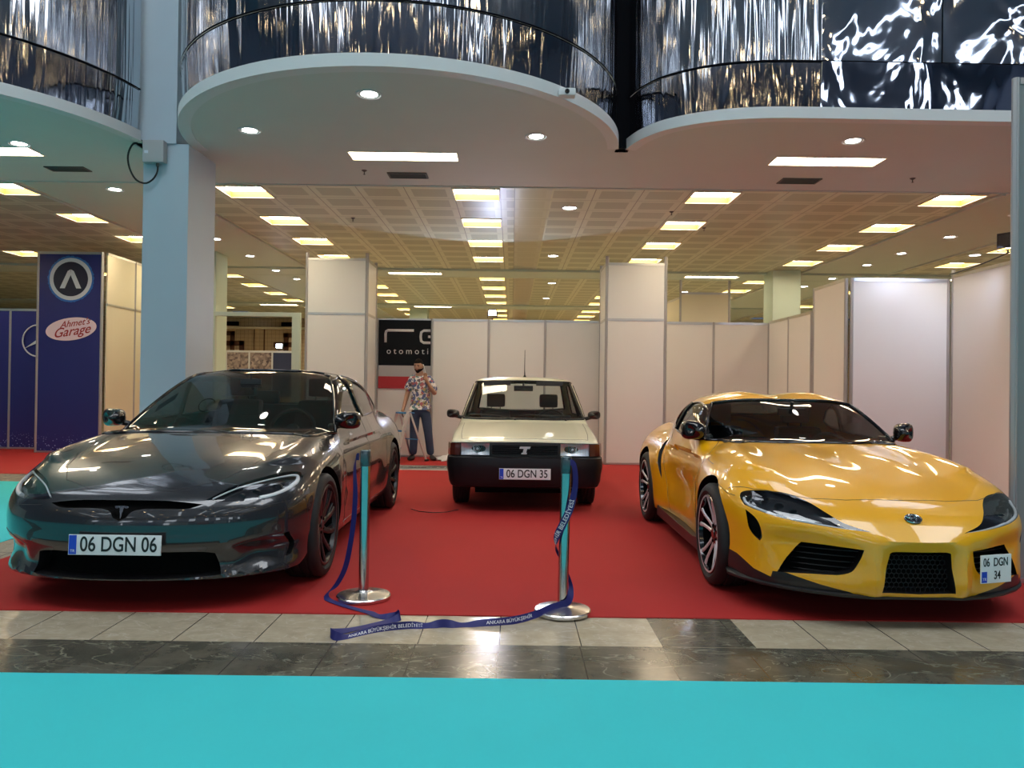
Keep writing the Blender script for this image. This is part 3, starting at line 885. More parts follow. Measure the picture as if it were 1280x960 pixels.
# ================================================================ things further back in the hall
booth_wall('cream booth panel standing high behind the panel wall', (3.72, 17.05), (4.80, 17.05), 1, 3.45, rails=(), mat='panel_cream', post_h=3.72)
booth_wall('greenish side of the far cream booth panel', (3.72, 17.1), (3.6, 18.6), 1, 3.35, mat='panel_cream', skip_first=True)
M['frame_green'] = pmat('frame_green', (.42, .52, .46), .5)
r = thing('far_booth_frame', 'pale greenish booth frame framing the view to the tiled wall', 'booth frame', (-5.8, 15.0, 0))
for (a, b_, c, d) in ((-.12, .0, .001, 2.62), (1.50, 1.66, .001, 2.62)):
    bm = bmesh.new(); add_box(bm, a, b_, -.05, .05, c, d, bevel=.004); obj('post', bm, 'frame_green', r)
bm = bmesh.new(); add_box(bm, -.12, 1.66, -.05, .05, 2.62, 2.70, bevel=.004); obj('beam', bm, 'frame_green', r)
# row of pictures on the far stand
def crowd_mat(name, seed):
    m, n, l = new_mat(name); b = n['Principled BSDF']; b.inputs['Roughness'].default_value = .6
    tc = n.new('ShaderNodeTexCoord'); vo = n.new('ShaderNodeTexVoronoi'); vo.inputs['Scale'].default_value = 14
    mp = n.new('ShaderNodeMapping'); mp.inputs['Location'].default_value = (seed, 0, seed); l.new(tc.outputs['Object'], mp.inputs[0]); l.new(mp.outputs[0], vo.inputs['Vector'])
    cr = n.new('ShaderNodeValToRGB'); cr.color_ramp.elements[0].color = (.06, .04, .05, 1); cr.color_ramp.elements[1].color = (.42, .34, .30, 1)
    l.new(vo.outputs['Color'], cr.inputs[0]); l.new(cr.outputs[0], b.inputs['Base Color']); return m
M['crowd_a'] = crowd_mat('crowd_a', 1.3); M['crowd_b'] = crowd_mat('crowd_b', 7.1)
M['poster_navy'] = pmat('poster_navy', (.02, .03, .08), .5)
labs = ['red poster at the left end of the far picture row', 'crowded photo poster next to the red poster in the far row', 'second crowded photo poster in the far row', 'dark navy poster under the far floodlight']
for k, (a, b_, m) in enumerate(((-9.35, -8.72, 'sign_red'), (-8.70, -8.02, 'crowd_a'), (-8.00, -7.32, 'crowd_b'), (-7.30, -6.62, 'poster_navy'))):
    r = thing('poster', labs[k], 'poster', ((a + b_) / 2, 23.4, 0), group='posters on the far stand')
    w = (b_ - a) / 2
    bm = bmesh.new(); add_box(bm, -w, w, -.01, .01, .9, 2.24); obj('picture', bm, m, r)
    bm = bmesh.new(); add_box(bm, -w - .01, w + .01, -.02, .02, 2.24, 2.30); add_box(bm, -w - .015, -w + .015, -.02, .02, 0, 2.24); add_box(bm, w - .015, w + .015, -.02, .02, 0, 2.24); obj('frame', bm, 'lip_white', r)
# ================================================================ fittings on the column and the curved lip
r = thing('junction_box', 'grey junction box high on the blue column', 'junction box', (-3.875, 8.3, 3.80))
bm = bmesh.new(); add_box(bm, -.115, .115, -.10, .0, -.125, .115, bevel=.02); obj('box_body', bm, 'sign_grey', r, 40)
bm = bmesh.new(); add_box(bm, -.09, -.05, -.103, -.098, -.03, .0); obj('sticker', bm, 'badge_white', r)
bm = bmesh.new(); add_lathe(bm, [(.016, -.16), (.016, -.12)], 10, 'Z', center=(.03, -.05, 0)); obj('cable_gland', bm, 'vent_grey', r)
bm = bmesh.new()
P = spline([(-4.02, 3.92), (-4.12, 3.88), (-4.17, 3.76), (-4.15, 3.62), (-4.08, 3.50), (-3.98, 3.46), (-3.90, 3.50), (-3.85, 3.58), (-3.845, 3.66)], 5, False)
add_tube(bm, [(x, 8.255 if x > -4.03 else 8.26, z) for x, z in P], .010, 8)
tag(obj('cable', bm, 'black_plastic'), 'black cable looping from the ceiling edge to the grey junction box', 'cable')
r = thing('security_camera', 'small white camera bracket hanging on the curved lip', 'camera', (.38, 6.90, 3.98))
bm = bmesh.new(); add_box(bm, -.09, .02, -.03, .02, -.02, .09, bevel=.01); add_tube(bm, [(-.03, -.02, .03), (.02, -.08, .0), (.05, -.10, -.02)], .018, 8); obj('bracket', bm, 'lip_white', r, 40)
bm = bmesh.new(); add_box(bm, .0, .15, -.16, -.06, -.085, -.02, bevel=.015)
obj('camera_body', bm, 'lip_white', r, 40)
bm = bmesh.new(); add_lathe(bm, [(0, -.012), (.02, -.01), (.024, .01)], 16, 'Y', center=(.075, -.16, -.052)); obj('camera_lens', bm, 'black_gloss', r, 40)
# ================================================================ car body tools
class CarBody:
    """half body (x >= 0) grown from a field F(x,y,z) < 0 inside; features are cut into the surface and split off"""
    def __init__(self, F, X, y0, y1, z0, z1, nx=36, ny=170, nz=44, zc=0.5, end=0.75, sx=0.45, sz=0.17, cut=None):
        idx = {}; Q = []
        def v(i, j, k):
            key = (i, j, k)
            if key not in idx:
                idx[key] = len(Q); Q.append(key)
            return idx[key]
        F4 = []
        for i in range(nx):
            for k in range(nz):
                F4.append((v(i, 0, k), v(i + 1, 0, k), v(i + 1, 0, k + 1), v(i, 0, k + 1)))
                F4.append((v(i, ny, k), v(i, ny, k + 1), v(i + 1, ny, k + 1), v(i + 1, ny, k)))
            for j in range(ny):
                F4.append((v(i, j, nz), v(i + 1, j, nz), v(i + 1, j + 1, nz), v(i, j + 1, nz)))
        for j in range(ny):
            for k in range(nz):
                F4.append((v(nx, j, k), v(nx, j + 1, k), v(nx, j + 1, k + 1), v(nx, j, k + 1)))
        K = np.array(Q, float)
        t = K / np.array([nx, ny, nz])
        q = np.stack([t[:, 0] * X, y0 + t[:, 1] * (y1 - y0), z0 + t[:, 2] * (z1 - z0)], 1)
        c = q.copy()
        c[:, 0] = q[:, 0] * sx
        c[:, 1] = y0 + end + t[:, 1] * (y1 - y0 - 2 * end)
        c[:, 2] = zc + (q[:, 2] - zc) * sz
        d = q - c
        lo = np.zeros(len(q)); hi = np.full(len(q), 1.0)
        done = np.zeros(len(q), bool)
        steps = 90
        for s in range(1, steps + 1):
            tt = s / steps
            p = c + d * tt
            out = (F(p[:, 0], p[:, 1], p[:, 2]) > 0) & ~done
            hi[out] = tt; lo[out] = tt - 1 / steps
            done |= out
        lo[~done] = 1
        for _ in range(22):
            mid = (lo + hi) / 2
            p = c + d * mid[:, None]
            o = F(p[:, 0], p[:, 1], p[:, 2]) > 0
            hi = np.where(o, mid, hi); lo = np.where(o, lo, mid)
        p = c + d * lo[:, None]
        p[K[:, 0] == 0, 0] = 0
        self.V = p; self.F4 = F4
        me = bpy.data.meshes.new('tmp')
        me.from_pydata(p.tolist(), [], F4)
        bm = bmesh.new(); bm.from_mesh(me); bpy.data.meshes.remove(me)
        self.bm = bm
        if cut is not None:     # straight lower edge with a turned-in hem
            bmesh.ops.bisect_plane(bm, geom=bm.verts[:] + bm.edges[:] + bm.faces[:], dist=1e-5, plane_co=(0, 0, cut), plane_no=(0, 0, 1), clear_inner=True)
            es = [e for e in bm.edges if e.is_boundary and all(abs(v.co.z - cut) < 1e-4 for v in e.verts)]
            r = bmesh.ops.extrude_edge_only(bm, edges=es)
            mid = (y0 + y1) / 2
            for g in r['geom']:
                if isinstance(g, bmesh.types.BMVert):
                    if g.co.x > 1e-4: g.co.x -= .05 * min(1, g.co.x / .3)
                    g.co.y += .06 * max(-1, min(1, (mid - g.co.y)))
                    g.co.z += .004
        self.bvh = BVHTree.FromPolygons([tuple(a) for a in p], F4)

    # project a 2D point onto the half body
    def hit(self, a, b, axis, far=3.0, off=0.0):
        if axis == 'y': o, d = Vector((a, -far, b)), Vector((0, 1, 0))
        elif axis == 'r': o, d = Vector((a, 9, b)), Vector((0, -1, 0))
        elif axis == 'x': o, d = Vector((far, a, b)), Vector((-1, 0, 0))
        else: o, d = Vector((a, b, far)), Vector((0, 0, -1))
        h = self.bvh.ray_cast(o, d)
        if h[0] is None:
            h = self.bvh.find_nearest(o + d * far * 0.6)
        n = h[1]
        if n.dot(d) > 0: n = -n
        return h[0] + n * off, n

    PR = {'y': (0, 2), 'r': (0, 2), 'x': (1, 2), 'z': (0, 1)}

    def region(self, poly, axis, pred=None, bm=None, cut=True):
        bm = bm or self.bm
        A, B = self.PR[axis]
        xs = [p[0] for p in poly]; ys = [p[1] for p in poly]
        bx = (min(xs), max(xs), min(ys), max(ys))
        def bb(f):
            a = [v.co[A] for v in f.verts]; b = [v.co[B] for v in f.verts]
            return min(a), max(a), min(b), max(b)
        cand = set()
        for f in bm.faces:
            q = bb(f)
            if q[0] <= bx[1] and q[1] >= bx[0] and q[2] <= bx[3] and q[3] >= bx[2]:
                if pred is None or pred(f.calc_center_median()):
                    cand.add(f)
        n = len(poly)
        for i in range(n if cut else 0):
            p, r = poly[i], poly[(i + 1) % n]
            dx, dy = r[0] - p[0], r[1] - p[1]
            L = math.hypot(dx, dy)
            if L < 1e-6: continue
            no = [0, 0, 0]; no[A] = -dy / L; no[B] = dx / L
            co = [0, 0, 0]; co[A] = p[0]; co[B] = p[1]
            sb = (min(p[0], r[0]) - 1e-4, max(p[0], r[0]) + 1e-4, min(p[1], r[1]) - 1e-4, max(p[1], r[1]) + 1e-4)
            sub = []
            for f in cand:
                q = bb(f)
                if q[0] <= sb[1] and q[1] >= sb[0] and q[2] <= sb[3] and q[3] >= sb[2]:
                    s = [(v.co[A] - p[0]) * no[A] + (v.co[B] - p[1]) * no[B] for v in f.verts]
                    if min(s) < -1e-5 and max(s) > 1e-5:
                        sub.append(f)
            if not sub: continue
            geom = set(sub)
            for f in sub:
                geom.update(f.edges); geom.update(f.verts)
            res = bmesh.ops.bisect_plane(bm, geom=list(geom), dist=1e-5, plane_co=co, plane_no=no)
            cand = {f for f in cand if f.is_valid}
            cand.update(g for g in res['geom'] if isinstance(g, bmesh.types.BMFace))
            # neighbours that gained a vertex keep their identity
        sel = []
        for f in cand:
            if not f.is_valid: continue
            c = f.calc_center_median()
            if inpoly(c[A], c[B], poly): sel.append(f)
        return sel

    def paint(self, faces, mi):
        for f in faces: f.material_index = mi

    def split_off(self, faces, inward=0.0, keep_mi=False):
        """move faces to a mesh of their own"""
        nb = bmesh.new(); mp = {}
        for f in faces:
            vs = []
            for v in f.verts:
                if v not in mp: mp[v] = nb.verts.new(v.co)
                vs.append(mp[v])
            g = nb.faces.new(vs); g.smooth = True
            g.material_index = f.material_index if keep_mi else 0
        bmesh.ops.delete(self.bm, geom=faces, context='FACES')
        nb.normal_update()
        if inward:
            for v in nb.verts: v.co -= v.normal * inward
        return nb

    def hem(self, faces, vec, mi=None, outer=None):
        """delete faces and turn the rim of the hole inwards by vec (a vector or f(co))"""
        fs = set(faces)
        rim = [e for f in faces for e in f.edges if any(g not in fs for g in e.link_faces)]
        rim = list(set(rim))
        bmesh.ops.delete(self.bm, geom=faces, context='FACES')
        rim = [e for e in rim if e.is_valid and not all(abs(v.co.x) < 1e-5 for v in e.verts)]
        r = bmesh.ops.extrude_edge_only(self.bm, edges=rim)
        for g in r['geom']:
            if isinstance(g, bmesh.types.BMVert):
                g.co += Vector(vec(g.co) if callable(vec) else vec)
            if isinstance(g, bmesh.types.BMFace) and mi is not None:
                g.material_index = mi

    def recess(self, faces, vec, mi_floor, mi_wall, shrink=None):
        r = bmesh.ops.extrude_face_region(self.bm, geom=faces)
        top = [g for g in r['geom'] if isinstance(g, bmesh.types.BMFace)]
        tv = list({v for f in top for v in f.verts})
        for v in tv: v.co += Vector(vec(v.co) if callable(vec) else vec)
        if shrink:
            cx, cz, s = shrink
            for v in tv:
                if abs(v.co.x) > 1e-5: v.co.x = cx + (v.co.x - cx) * s
                v.co.z = cz + (v.co.z - cz) * s
        tset = set(top)
        walls = {f for v in tv for f in v.link_faces if f not in tset}
        bad = [f for f in walls if all(abs(v.co.x) < 1e-5 for v in f.verts)]
        for f in walls: f.material_index = mi_wall
        for f in top: f.material_index = mi_floor
        bmesh.ops.delete(self.bm, geom=[f for f in faces if f.is_valid and f not in tset], context='FACES')
        if bad: bmesh.ops.delete(self.bm, geom=[f for f in bad if f.is_valid], context='FACES')
        return top

    def seam(self, pts, axis, r=0.003, mi=1, step=0.03, mirror=True, bm=None, n=5, off=-0.0012):
        """thin dark joint line lying on the surface"""
        P = []
        for i in range(len(pts) - 1):
            (a0, b0), (a1, b1) = pts[i][:2], pts[i + 1][:2]
            k = max(1, int(math.hypot(a1 - a0, b1 - b0) / step))
            for s in range(k):
                t = s / k
                P.append((a0 + (a1 - a0) * t, b0 + (b1 - b0) * t))
        P.append(pts[-1][:2])
        add_tube(bm or self.bm, [self.hit(a, b, axis, off=off)[0] for a, b in P], r, n=n, mi=mi)

def rims(bm, skip_centre=True):
    """ordered boundary chains of an open mesh: list of (points, closed)"""
    nxt = {}
    es = [e for e in bm.edges if e.is_boundary and not (skip_centre and all(abs(v.co.x) < 1e-4 for v in e.verts))]
    for e in es:
        a, b = e.verts
        nxt.setdefault(a, []).append(b); nxt.setdefault(b, []).append(a)
    used = set(); out = []
    starts = [v for v in nxt if len(nxt[v]) == 1] + list(nxt)
    for s in starts:
        if s in used: continue
        ch = [s]; used.add(s); cur = s
        while True:
            n = [w for w in nxt[cur] if w not in used]
            if not n: break
            cur = n[0]; used.add(cur); ch.append(cur)
        closed = len(ch) > 2 and ch[0] in nxt[ch[-1]]
        if len(ch) > 2:
            P = [ch[0].co.copy()]
            for v in ch[1:]:
                if (v.co - P[-1]).length > .012: P.append(v.co.copy())
            if closed and (P[-1] - P[0]).length < .008: P.pop()
            if not closed: P[-1] = ch[-1].co.copy()
            out.append((P, closed))
    return out

def trim_rim(dst, src, r, mi=0, n=6, squash=None):
    for P, c in rims(src):
        if len(P) > 8: add_tube(dst, P, r, n, mi=mi, closed=c)

def mirror_x(bm, merge=True):
    merge_into(bm, flip_copy(bm))
    if merge:
        bmesh.ops.remove_doubles(bm, verts=[v for v in bm.verts if abs(v.co.x) < 1e-4], dist=1e-4)
    return bm

def flip_copy(bm):
    """the same mesh on the other side of the car"""
    b = bm.copy()
    for v in b.verts: v.co.x = -v.co.x
    bmesh.ops.reverse_faces(b, faces=b.faces[:])
    return b

def both(name, bm, mats, parent, smooth=40):
    """left and right copies as two parts"""
    b = flip_copy(bm)
    return obj(name, bm, mats, parent, smooth), obj(name, b, mats, parent, smooth)

def merge_into(dst, src, mi_map=None):
    mp = {v: dst.verts.new(v.co) for v in src.verts}
    for f in src.faces:
        try:
            g = dst.faces.new([mp[v] for v in f.verts])
        except ValueError:
            continue
        g.smooth = f.smooth
        g.material_index = f.material_index if mi_map is None else mi_map.get(f.material_index, f.material_index)
    src.free()

def tire_bm(Rt, Rr, w):
    """tire with side wall bulge and grooved tread, axis X, centred"""
    bm = bmesh.new(); h = w / 2
    prof = [(Rr - 0.012, -h * 0.72), (Rr + 0.004, -h * 0.86), (Rr + (Rt - Rr) * .35, -h), (Rr + (Rt - Rr) * .7, -h * 0.97), (Rt - 0.012, -h * .88), (Rt - 0.002, -h * 0.76)]
    for g in (-0.45, 0.0, 0.45):
        prof += [(Rt, h * (g - 0.09)), (Rt - 0.008, h * (g - 0.06)), (Rt - 0.008, h * (g + 0.06)), (Rt, h * (g + 0.09))]
    prof += [(r, -x) for r, x in prof[5::-1]]
    add_lathe(bm, prof, 64, 'X')
    return bm

def rim_bm(Rr, w, n, kind, outx):
    """barrel, lip and spokes; outer face towards +x at x = outx"""
    bm = bmesh.new()
    add_lathe(bm, [(Rr, outx), (Rr + 0.006, outx - 0.004), (Rr + 0.004, outx - 0.02), (Rr - 0.02, outx - 0.03), (Rr - 0.03, outx - 0.10), (Rr - 0.03, -w / 2)], 64, 'X', mi=[0, 0, 0, 2, 2])
    add_lathe(bm, [(Rr, outx), (Rr - 0.012, outx - 0.001), (Rr - 0.02, outx - 0.03)], 64, 'X', mi=[1 if kind == 'supra' else 0, 0])
    hubr = 0.075
    add_lathe(bm, [(0, outx - 0.035), (0.03, outx - 0.034), (0.034, outx - 0.04), (hubr, outx - 0.045), (hubr + .01, outx - 0.09), (0, outx - 0.1)], 32, 'X', mi=0)
    for k in range(5):   # wheel bolts
        a = 2 * PI * (k + .5) / 5
        add_lathe(bm, [(0, outx - 0.036), (0.010, outx - 0.037), (0.011, outx - 0.05)], 8, 'X', center=(0, 0.054 * math.cos(a), 0.054 * math.sin(a)), mi=2)
    def spoke(a, pts, mi=0, mi_face=None):
        # pts: (radius, tangential, half width, depth of face, thickness)
        ca, sa = math.cos(a), math.sin(a)
        rows = []
        for (r, t, hw, dp, th) in pts:
            def P(tt, x): return (outx - x, r * ca - tt * sa, r * sa + tt * ca)
            rows.append([bm.verts.new(P(t - hw, dp + .008)), bm.verts.new(P(t - hw * .55, dp)), bm.verts.new(P(t + hw * .55, dp)), bm.verts.new(P(t + hw, dp + .008)),
                         bm.verts.new(P(t + hw * .6, dp + th)), bm.verts.new(P(t - hw * .6, dp + th))])
        for r0, r1 in zip(rows, rows[1:]):
            for k in range(6):
                f = bm.faces.new((r0[k], r0[(k + 1) % 6], r1[(k + 1) % 6], r1[k]))
                f.material_index = (mi_face if (k in (0, 1, 2) and mi_face is not None) else mi)
        bm.faces.new(rows[0][::-1]); bm.faces.new(rows[-1])
    if kind == 'supra':
        for k in range(n):
            a = 2 * PI * k / n + .3
            for s in (-1, 1):
                spoke(a, [(0.055, s * 0.020, 0.016, .045, .05), (0.12, s * 0.028, 0.013, .035, .04), (0.19, s * 0.040, 0.014, .018, .035), (Rr - .012, s * 0.062, 0.020, .006, .03)], 0, 1)
    elif kind == 'tesla':
        for k in range(n):
            a = 2 * PI * k / n
            spoke(a, [(0.05, 0.0, 0.030, .045, .05), (0.11, 0.012, 0.022, .035, .04), (0.18, 0.035, 0.020, .02, .03), (Rr - .01, 0.085, 0.026, .006, .03)], 0)
            spoke(a + .12, [(0.13, 0.012, 0.009, .04, .03), (0.19, 0.04, 0.008, .03, .02), (Rr - .01, 0.10, 0.010, .015, .02)], 0)
    else:
        for k in range(n):
            a = 2 * PI * k / n
            spoke(a, [(0.05, 0, 0.03, .03, .02), (0.10, 0, 0.022, .012, .02), (Rr - .02, 0, 0.028, .025, .02)], 0)
        add_lathe(bm, [(Rr - .05, outx - .03), (Rr - .02, outx - .02), (Rr - .005, outx - .02)], 48, 'X', mi=0)
    fixn(bm)
    return bm

def wheel(car, x, y, z, Rt, Rr, w, n, kind, mats, side, disc=True, caliper=None):
    """tire is the part; rim, disc, caliper and cap sit inside it"""
    t = obj('wheel', tire_bm(Rt, Rr, w), 'rubber', car, 40)
    t.location = (x, y, z)
    if side < 0: t.rotation_euler = (0, 0, PI)
    obj('rim', rim_bm(Rr, w, n, kind, w / 2 - .006), mats, t, 35)
    if disc:
        b = bmesh.new()
        add_lathe(b, [(0.06, -0.02), (Rr * .76, -0.02), (Rr * .76, 0.006), (0.06, 0.006), (0.06, 0.02), (0, 0.02)], 40, 'X')
        obj('brake_disc', b, 'disc', t, 40)
        b = bmesh.new()
        add_lathe(b, [(0.0, -.04), (Rr * .9, -.04), (Rr * .92, -.05)], 32, 'X'); obj('backing_plate', b, 'void', t, 40)
    if caliper:
        b = bmesh.new(); pr = []
        for k in range(9):
            a = PI * (.80 + .4 * k / 8)
            pr.append((Rr * .82 * math.cos(a), Rr * .82 * math.sin(a)))
        for k in range(8, -1, -1):
            a = PI * (.82 + .36 * k / 8)
            pr.append((Rr * .55 * math.cos(a), Rr * .55 * math.sin(a)))
        s = 1 if side > 0 else 1
        add_prism(b, pr, lambda a, c, d: (d, a, c), -0.03, 0.035); fixn(b)
        obj('brake_caliper', b, caliper, t, 40)
    return t

def car_seat(car, x, y, z, mat, h=0.62, w=0.48, rake=0.28):
    """cushion, backrest with bolsters, headrest on posts; faces the nose (-y)"""
    bm = bmesh.new()
    add_box(bm, x - w / 2, x + w / 2, y - 0.5, y, z - .12, z, bevel=.05)
    c = obj('seat', bm, mat, car, 60)
    bm = bmesh.new()
    vs = add_box(bm, x - w / 2, x + w / 2, y - .02, y + .12, z - .02, z + h, bevel=.05)
    for v in bm.verts:
        t = (v.co.z - z) / h
        v.co.y += t * rake
        v.co.x = x + (v.co.x - x) * (1 - .28 * max(0, t - .35))
        if abs(v.co.x - x) > w * .38: v.co.y -= .035
    b = obj('backrest', bm, mat, c, 60)
    bm = bmesh.new()
    add_box(bm, x - .125, x + .125, y + rake + .02, y + rake + .13, z + h + .03, z + h + .21, bevel=.04)
    for s in (-1, 1):
        add_tube(bm, [(x + s * .06, y + rake + .07, z + h - .05), (x + s * .06, y + rake + .075, z + h + .06)], .007, 8)
    obj('headrest', bm, mat, c, 60)
    return c

def steering_wheel(car, x, y, z, r=.185, tilt=.45):
    bm = bmesh.new()
    pts = [(r * math.cos(a), 0, r * math.sin(a)) for a in [2 * PI * k / 32 for k in range(32)]]
    add_tube(bm, pts, .016, 8, closed=True)
    add_lathe(bm, [(0, -.02), (.05, -.015), (.06, .02), (0, .03)], 20, 'Y')
    for a in (PI, 0, -PI / 2):
        add_tube(bm, [(.04 * math.cos(a), 0, .04 * math.sin(a)), (r * math.cos(a), 0, r * math.sin(a))], .014, 6)
    o = obj('steering_wheel', bm, 'seat_black', car, 50)
    o.location = (x, y, z); o.rotation_euler = (-tilt, 0, 0)
    return o

def plate(car, x, y, z, w, h, lines, tilt=0.0, yaw=0.0, tr_h=None):
    """Turkish number plate; blue strip at its left as one reads it"""
    bm = bmesh.new()
    add_box(bm, -w / 2, w / 2, -.004, .004, -h / 2, h / 2, bevel=.002)
    p = obj('license_plate', bm, 'plate_white', car, 30)
    p.location = (x, y, z); p.rotation_euler = (tilt, 0, yaw)
    bs = .045 if tr_h is None else .04
    bh = h * .94 if tr_h is None else tr_h
    bm = bmesh.new()
    zz = -h / 2 + h * .03
    add_box(bm, -w / 2 + .003, -w / 2 + bs, -.0052, -.003, zz, zz + bh)
    obj('plate_blue_strip', bm, 'plate_blue', p)
    text_mesh('TR', .022, 'plate_white', p, 'plate_lettering', (-w / 2 + bs / 2 + .002, -.0056, zz + .018), extrude=.0002)
    for (s, sz, px, pz, sx) in lines:
        text_mesh(s, sz * 1.12, 'plate_black', p, 'plate_lettering', (px, -.0056, pz), extrude=.0004, sx=sx * .90, offset=sz * .014)
    return p

def mirror_part(car, x, y, z, mat, s=1.0, arm=.10, w=.20, h=.13, d=.10, name='side_mirror', glass='chrome', outline=None):
    """rounded shell on a short arm, glass on its back; x>0 side then copied to the other"""
    bm = bmesh.new()
    secs = []
    N = 20
    for (t, sc) in [(0, .02), (.03, .55), (.12, .80), (.35, .97), (.7, 1.0), (.95, .94), (1.0, .88)]:
        ring = []
        for k in range(N):
            a = 2 * PI * k / N
            ca, sa = math.cos(a), math.sin(a)
            e = .7
            px = w / 2 * sc * math.copysign(abs(ca) ** e, ca)
            pz = h / 2 * sc * math.copysign(abs(sa) ** e, sa) * (1.0 + .12 * ca)
            ring.append(bm.verts.new((x + arm + w / 2 + px, y - d + d * t + (.04 * ca), z + h * .25 + pz)))
        secs.append(ring)
    for a, b in zip(secs, secs[1:]):
        for k in range(N):
            bm.faces.new((a[k], a[(k + 1) % N], b[(k + 1) % N], b[k]))
    bm.faces.new(secs[0][::-1])
    f = bm.faces.new(secs[-1]); f.material_index = 1
    add_tube(bm, [(x - .03, y + .02, z - .03), (x + arm * .6, y, z - .02), (x + arm + w * .35, y - d * .4, z)], [.035, .022, .022], 8)
    fixn(bm)
    return both(name, bm, [mat, glass], car, 45)
# ================================================================ grey electric saloon
def build_grey_sedan(loc):
    M['grey_paint'] = pmat('grey_paint', (0.034, 0.036, 0.040), 0.26, metal=0.5, coat=1.0, noise=0.04, nscale=300)
    T = {}
    zc_ = pc([-.95, -.88, -.78, -.6, -.35, -.05, .25, .55, 1.2, 2.5, 3.0, 3.5, 3.9, 4.06], [.585, .645, .70, .765, .835, .895, .94, .975, .99, 1.0, 1.03, 1.06, 1.06, 1.03])
    plan = pc([-.95, -.6, -.3, 0, .35, .7, 1.5, 2.3, 2.7, 2.96, 3.3, 3.7, 4.1], [.93, .955, .965, .972, .972, .958, .955, .96, .975, .985, .975, .93, .87])
    vert = pc([.14, .22, .32, .5, .62, .72, .82, .92, 1.02, 1.12], [-.10, -.045, -.015, 0, -.004, -.016, -.045, -.105, -.20, -.35])
    fplan = pc([0, .15, .3, .45, .6, .72, .82, .90, .96, 1.0], [0, .004, .022, .055, .115, .19, .29, .42, .60, .80])
    fvert = pc([.14, .20, .26, .33, .42, .50, .56, .61, .66, .72, .80], [.05, .035, .05, .035, .004, 0, .012, .040, .09, .19, .36])
    rplan = pc([0, .4, .7, .85, .95], [0, .04, .14, .27, .5])
    rvert = pc([.15, .4, .7, .95, 1.05], [.10, 0, 0, .06, .12])
    roof = pc([.5, 1.0, 1.3, 1.6, 1.95, 2.3, 2.7, 3.1, 3.5, 3.8, 4.0], [1.30, 1.395, 1.425, 1.445, 1.45, 1.435, 1.385, 1.295, 1.18, 1.09, 1.02])
    cabw = pc([.3, .7, 1.2, 1.9, 2.5, 3.0, 3.5, 3.9], [.80, .835, .86, .865, .84, .78, .68, .56])
    def lower(x, y, z):
        x = np.abs(x)
        w = sstep(y, -.75, -.25) * (1 - sstep(y, .35, 1.1))
        w2 = sstep(y, 2.2, 2.8) * (1 - sstep(y, 3.4, 4.0))
        zt = zc_(y) - .055 * (x / .8)**2 + .050 * gs(x, .80, .19) * w + .04 * gs(x, .84, .16) * w2
        zt = zt - .006 * gs(x, .62, .07) * w + .004 * gs(x, .42, .14) * sstep(y, -.8, -.4) * (1 - sstep(y, .2, .5))
        ft = z - zt
        xs = plan(y) + vert(z) - .028 * gs(z, .44, .13) * sstep(y, .45, .9) * (1 - sstep(y, 2.1, 2.5))
        xs = xs - .012 * gs(z, .70, .05) * sstep(y, .5, 1) * (1 - sstep(y, 2.6, 3))
        fs = x - xs
        # side intake scoop shape of the bumper and a raised lip
        sc = sstep(x, .58, .70) * (1 - sstep(x, .86, .93)) * gs(z, .325, .065)
        ff = (-.945 + fplan(x) + fvert(z) + .05 * sc - .014 * gs(z, .195, .03) - .012 * gs(z, .395, .028)) - y
        fr = y - (4.06 - rplan(x) - rvert(z))
        a = smax(ft, fs, .16)
        a = smax(a, ff, .07)
        a = smax(a, fr, .10)
        return np.maximum(a, -.05 - z)
    def cabin(x, y, z):
        x = np.abs(x)
        zr = roof(y) - .075 * (x / .7)**2
        ft = z - zr
        fs = (x - (cabw(y) - (z - .95) * .42 + .10 * (z - .95)**2)) * .92
        yws = .50 + (z - .96) * 1.95 + .20 * (x / .75)**2 + .25 * (z - .96)**2
        ff = (yws - y) * .46
        a = smax(ft, fs, .11)
        a = smax(a, ff, .05)
        return np.maximum(a, .86 - z)
    def F(x, y, z):
        return smin(lower(x, y, z), cabin(x, y, z), .035)
    B = CarBody(F, 1.12, -1.05, 4.15, -.45, 1.62, nx=40, ny=190, nz=66, cut=.185)
    bm = B.bm
    car = thing('car', 'dark grey electric saloon with a flush nose, parked at the left on red carpet', 'car', loc)
    PT, BK, GL, VD = 0, 1, 2, 3
    # wheel arches
    def circ(cy, cz, r, n=40):
        return [(cy + r * math.cos(2 * PI * k / n), cz + r * math.sin(2 * PI * k / n)) for k in range(n)]
    for cy in (0.0, 2.96):
        fs = B.region(circ(cy, .355, .395), 'x', lambda c: c.x > .55 and c.z < .9)
        B.hem(fs, lambda co: (-.30 if co.x > .85 else -.16, 0, 0), mi=VD)
    # glass: black surround first, then the panes
    ws_out = spline([(0, .955, 1), (0, 1.435, 1), (.40, 1.425), (.60, 1.385, 1), (.70, 1.24), (.80, 1.02), (.84, .935, 1), (.5, .945)], 6)
    front = lambda c: c.y < 1.75 and c.z > .9
    fs = B.region(ws_out, 'y', front)
    wsb = B.split_off(fs)
    # side glass outline in (y, z)
    sg = spline([(.70, .995, 1), (.86, 1.10), (1.12, 1.235), (1.45, 1.345), (1.85, 1.395), (2.25, 1.385), (2.65, 1.315), (3.0, 1.205), (3.22, 1.09, 1), (3.05, 1.06), (2.4, 1.035), (1.5, 1.02)], 6)
    fs = B.region(sg, 'x', lambda c: c.x > .4 and c.z > .95)
    sgb = B.split_off(fs)
    rw = spline([(0, 1.435, 1), (0, 1.085, 1), (.45, 1.09), (.58, 1.12, 1), (.62, 1.25), (.50, 1.40, 1), (.3, 1.43)], 6)
    fs = B.region(rw, 'r', lambda c: c.y > 2.15 and c.z > 1.05)
    rwb = B.split_off(fs)
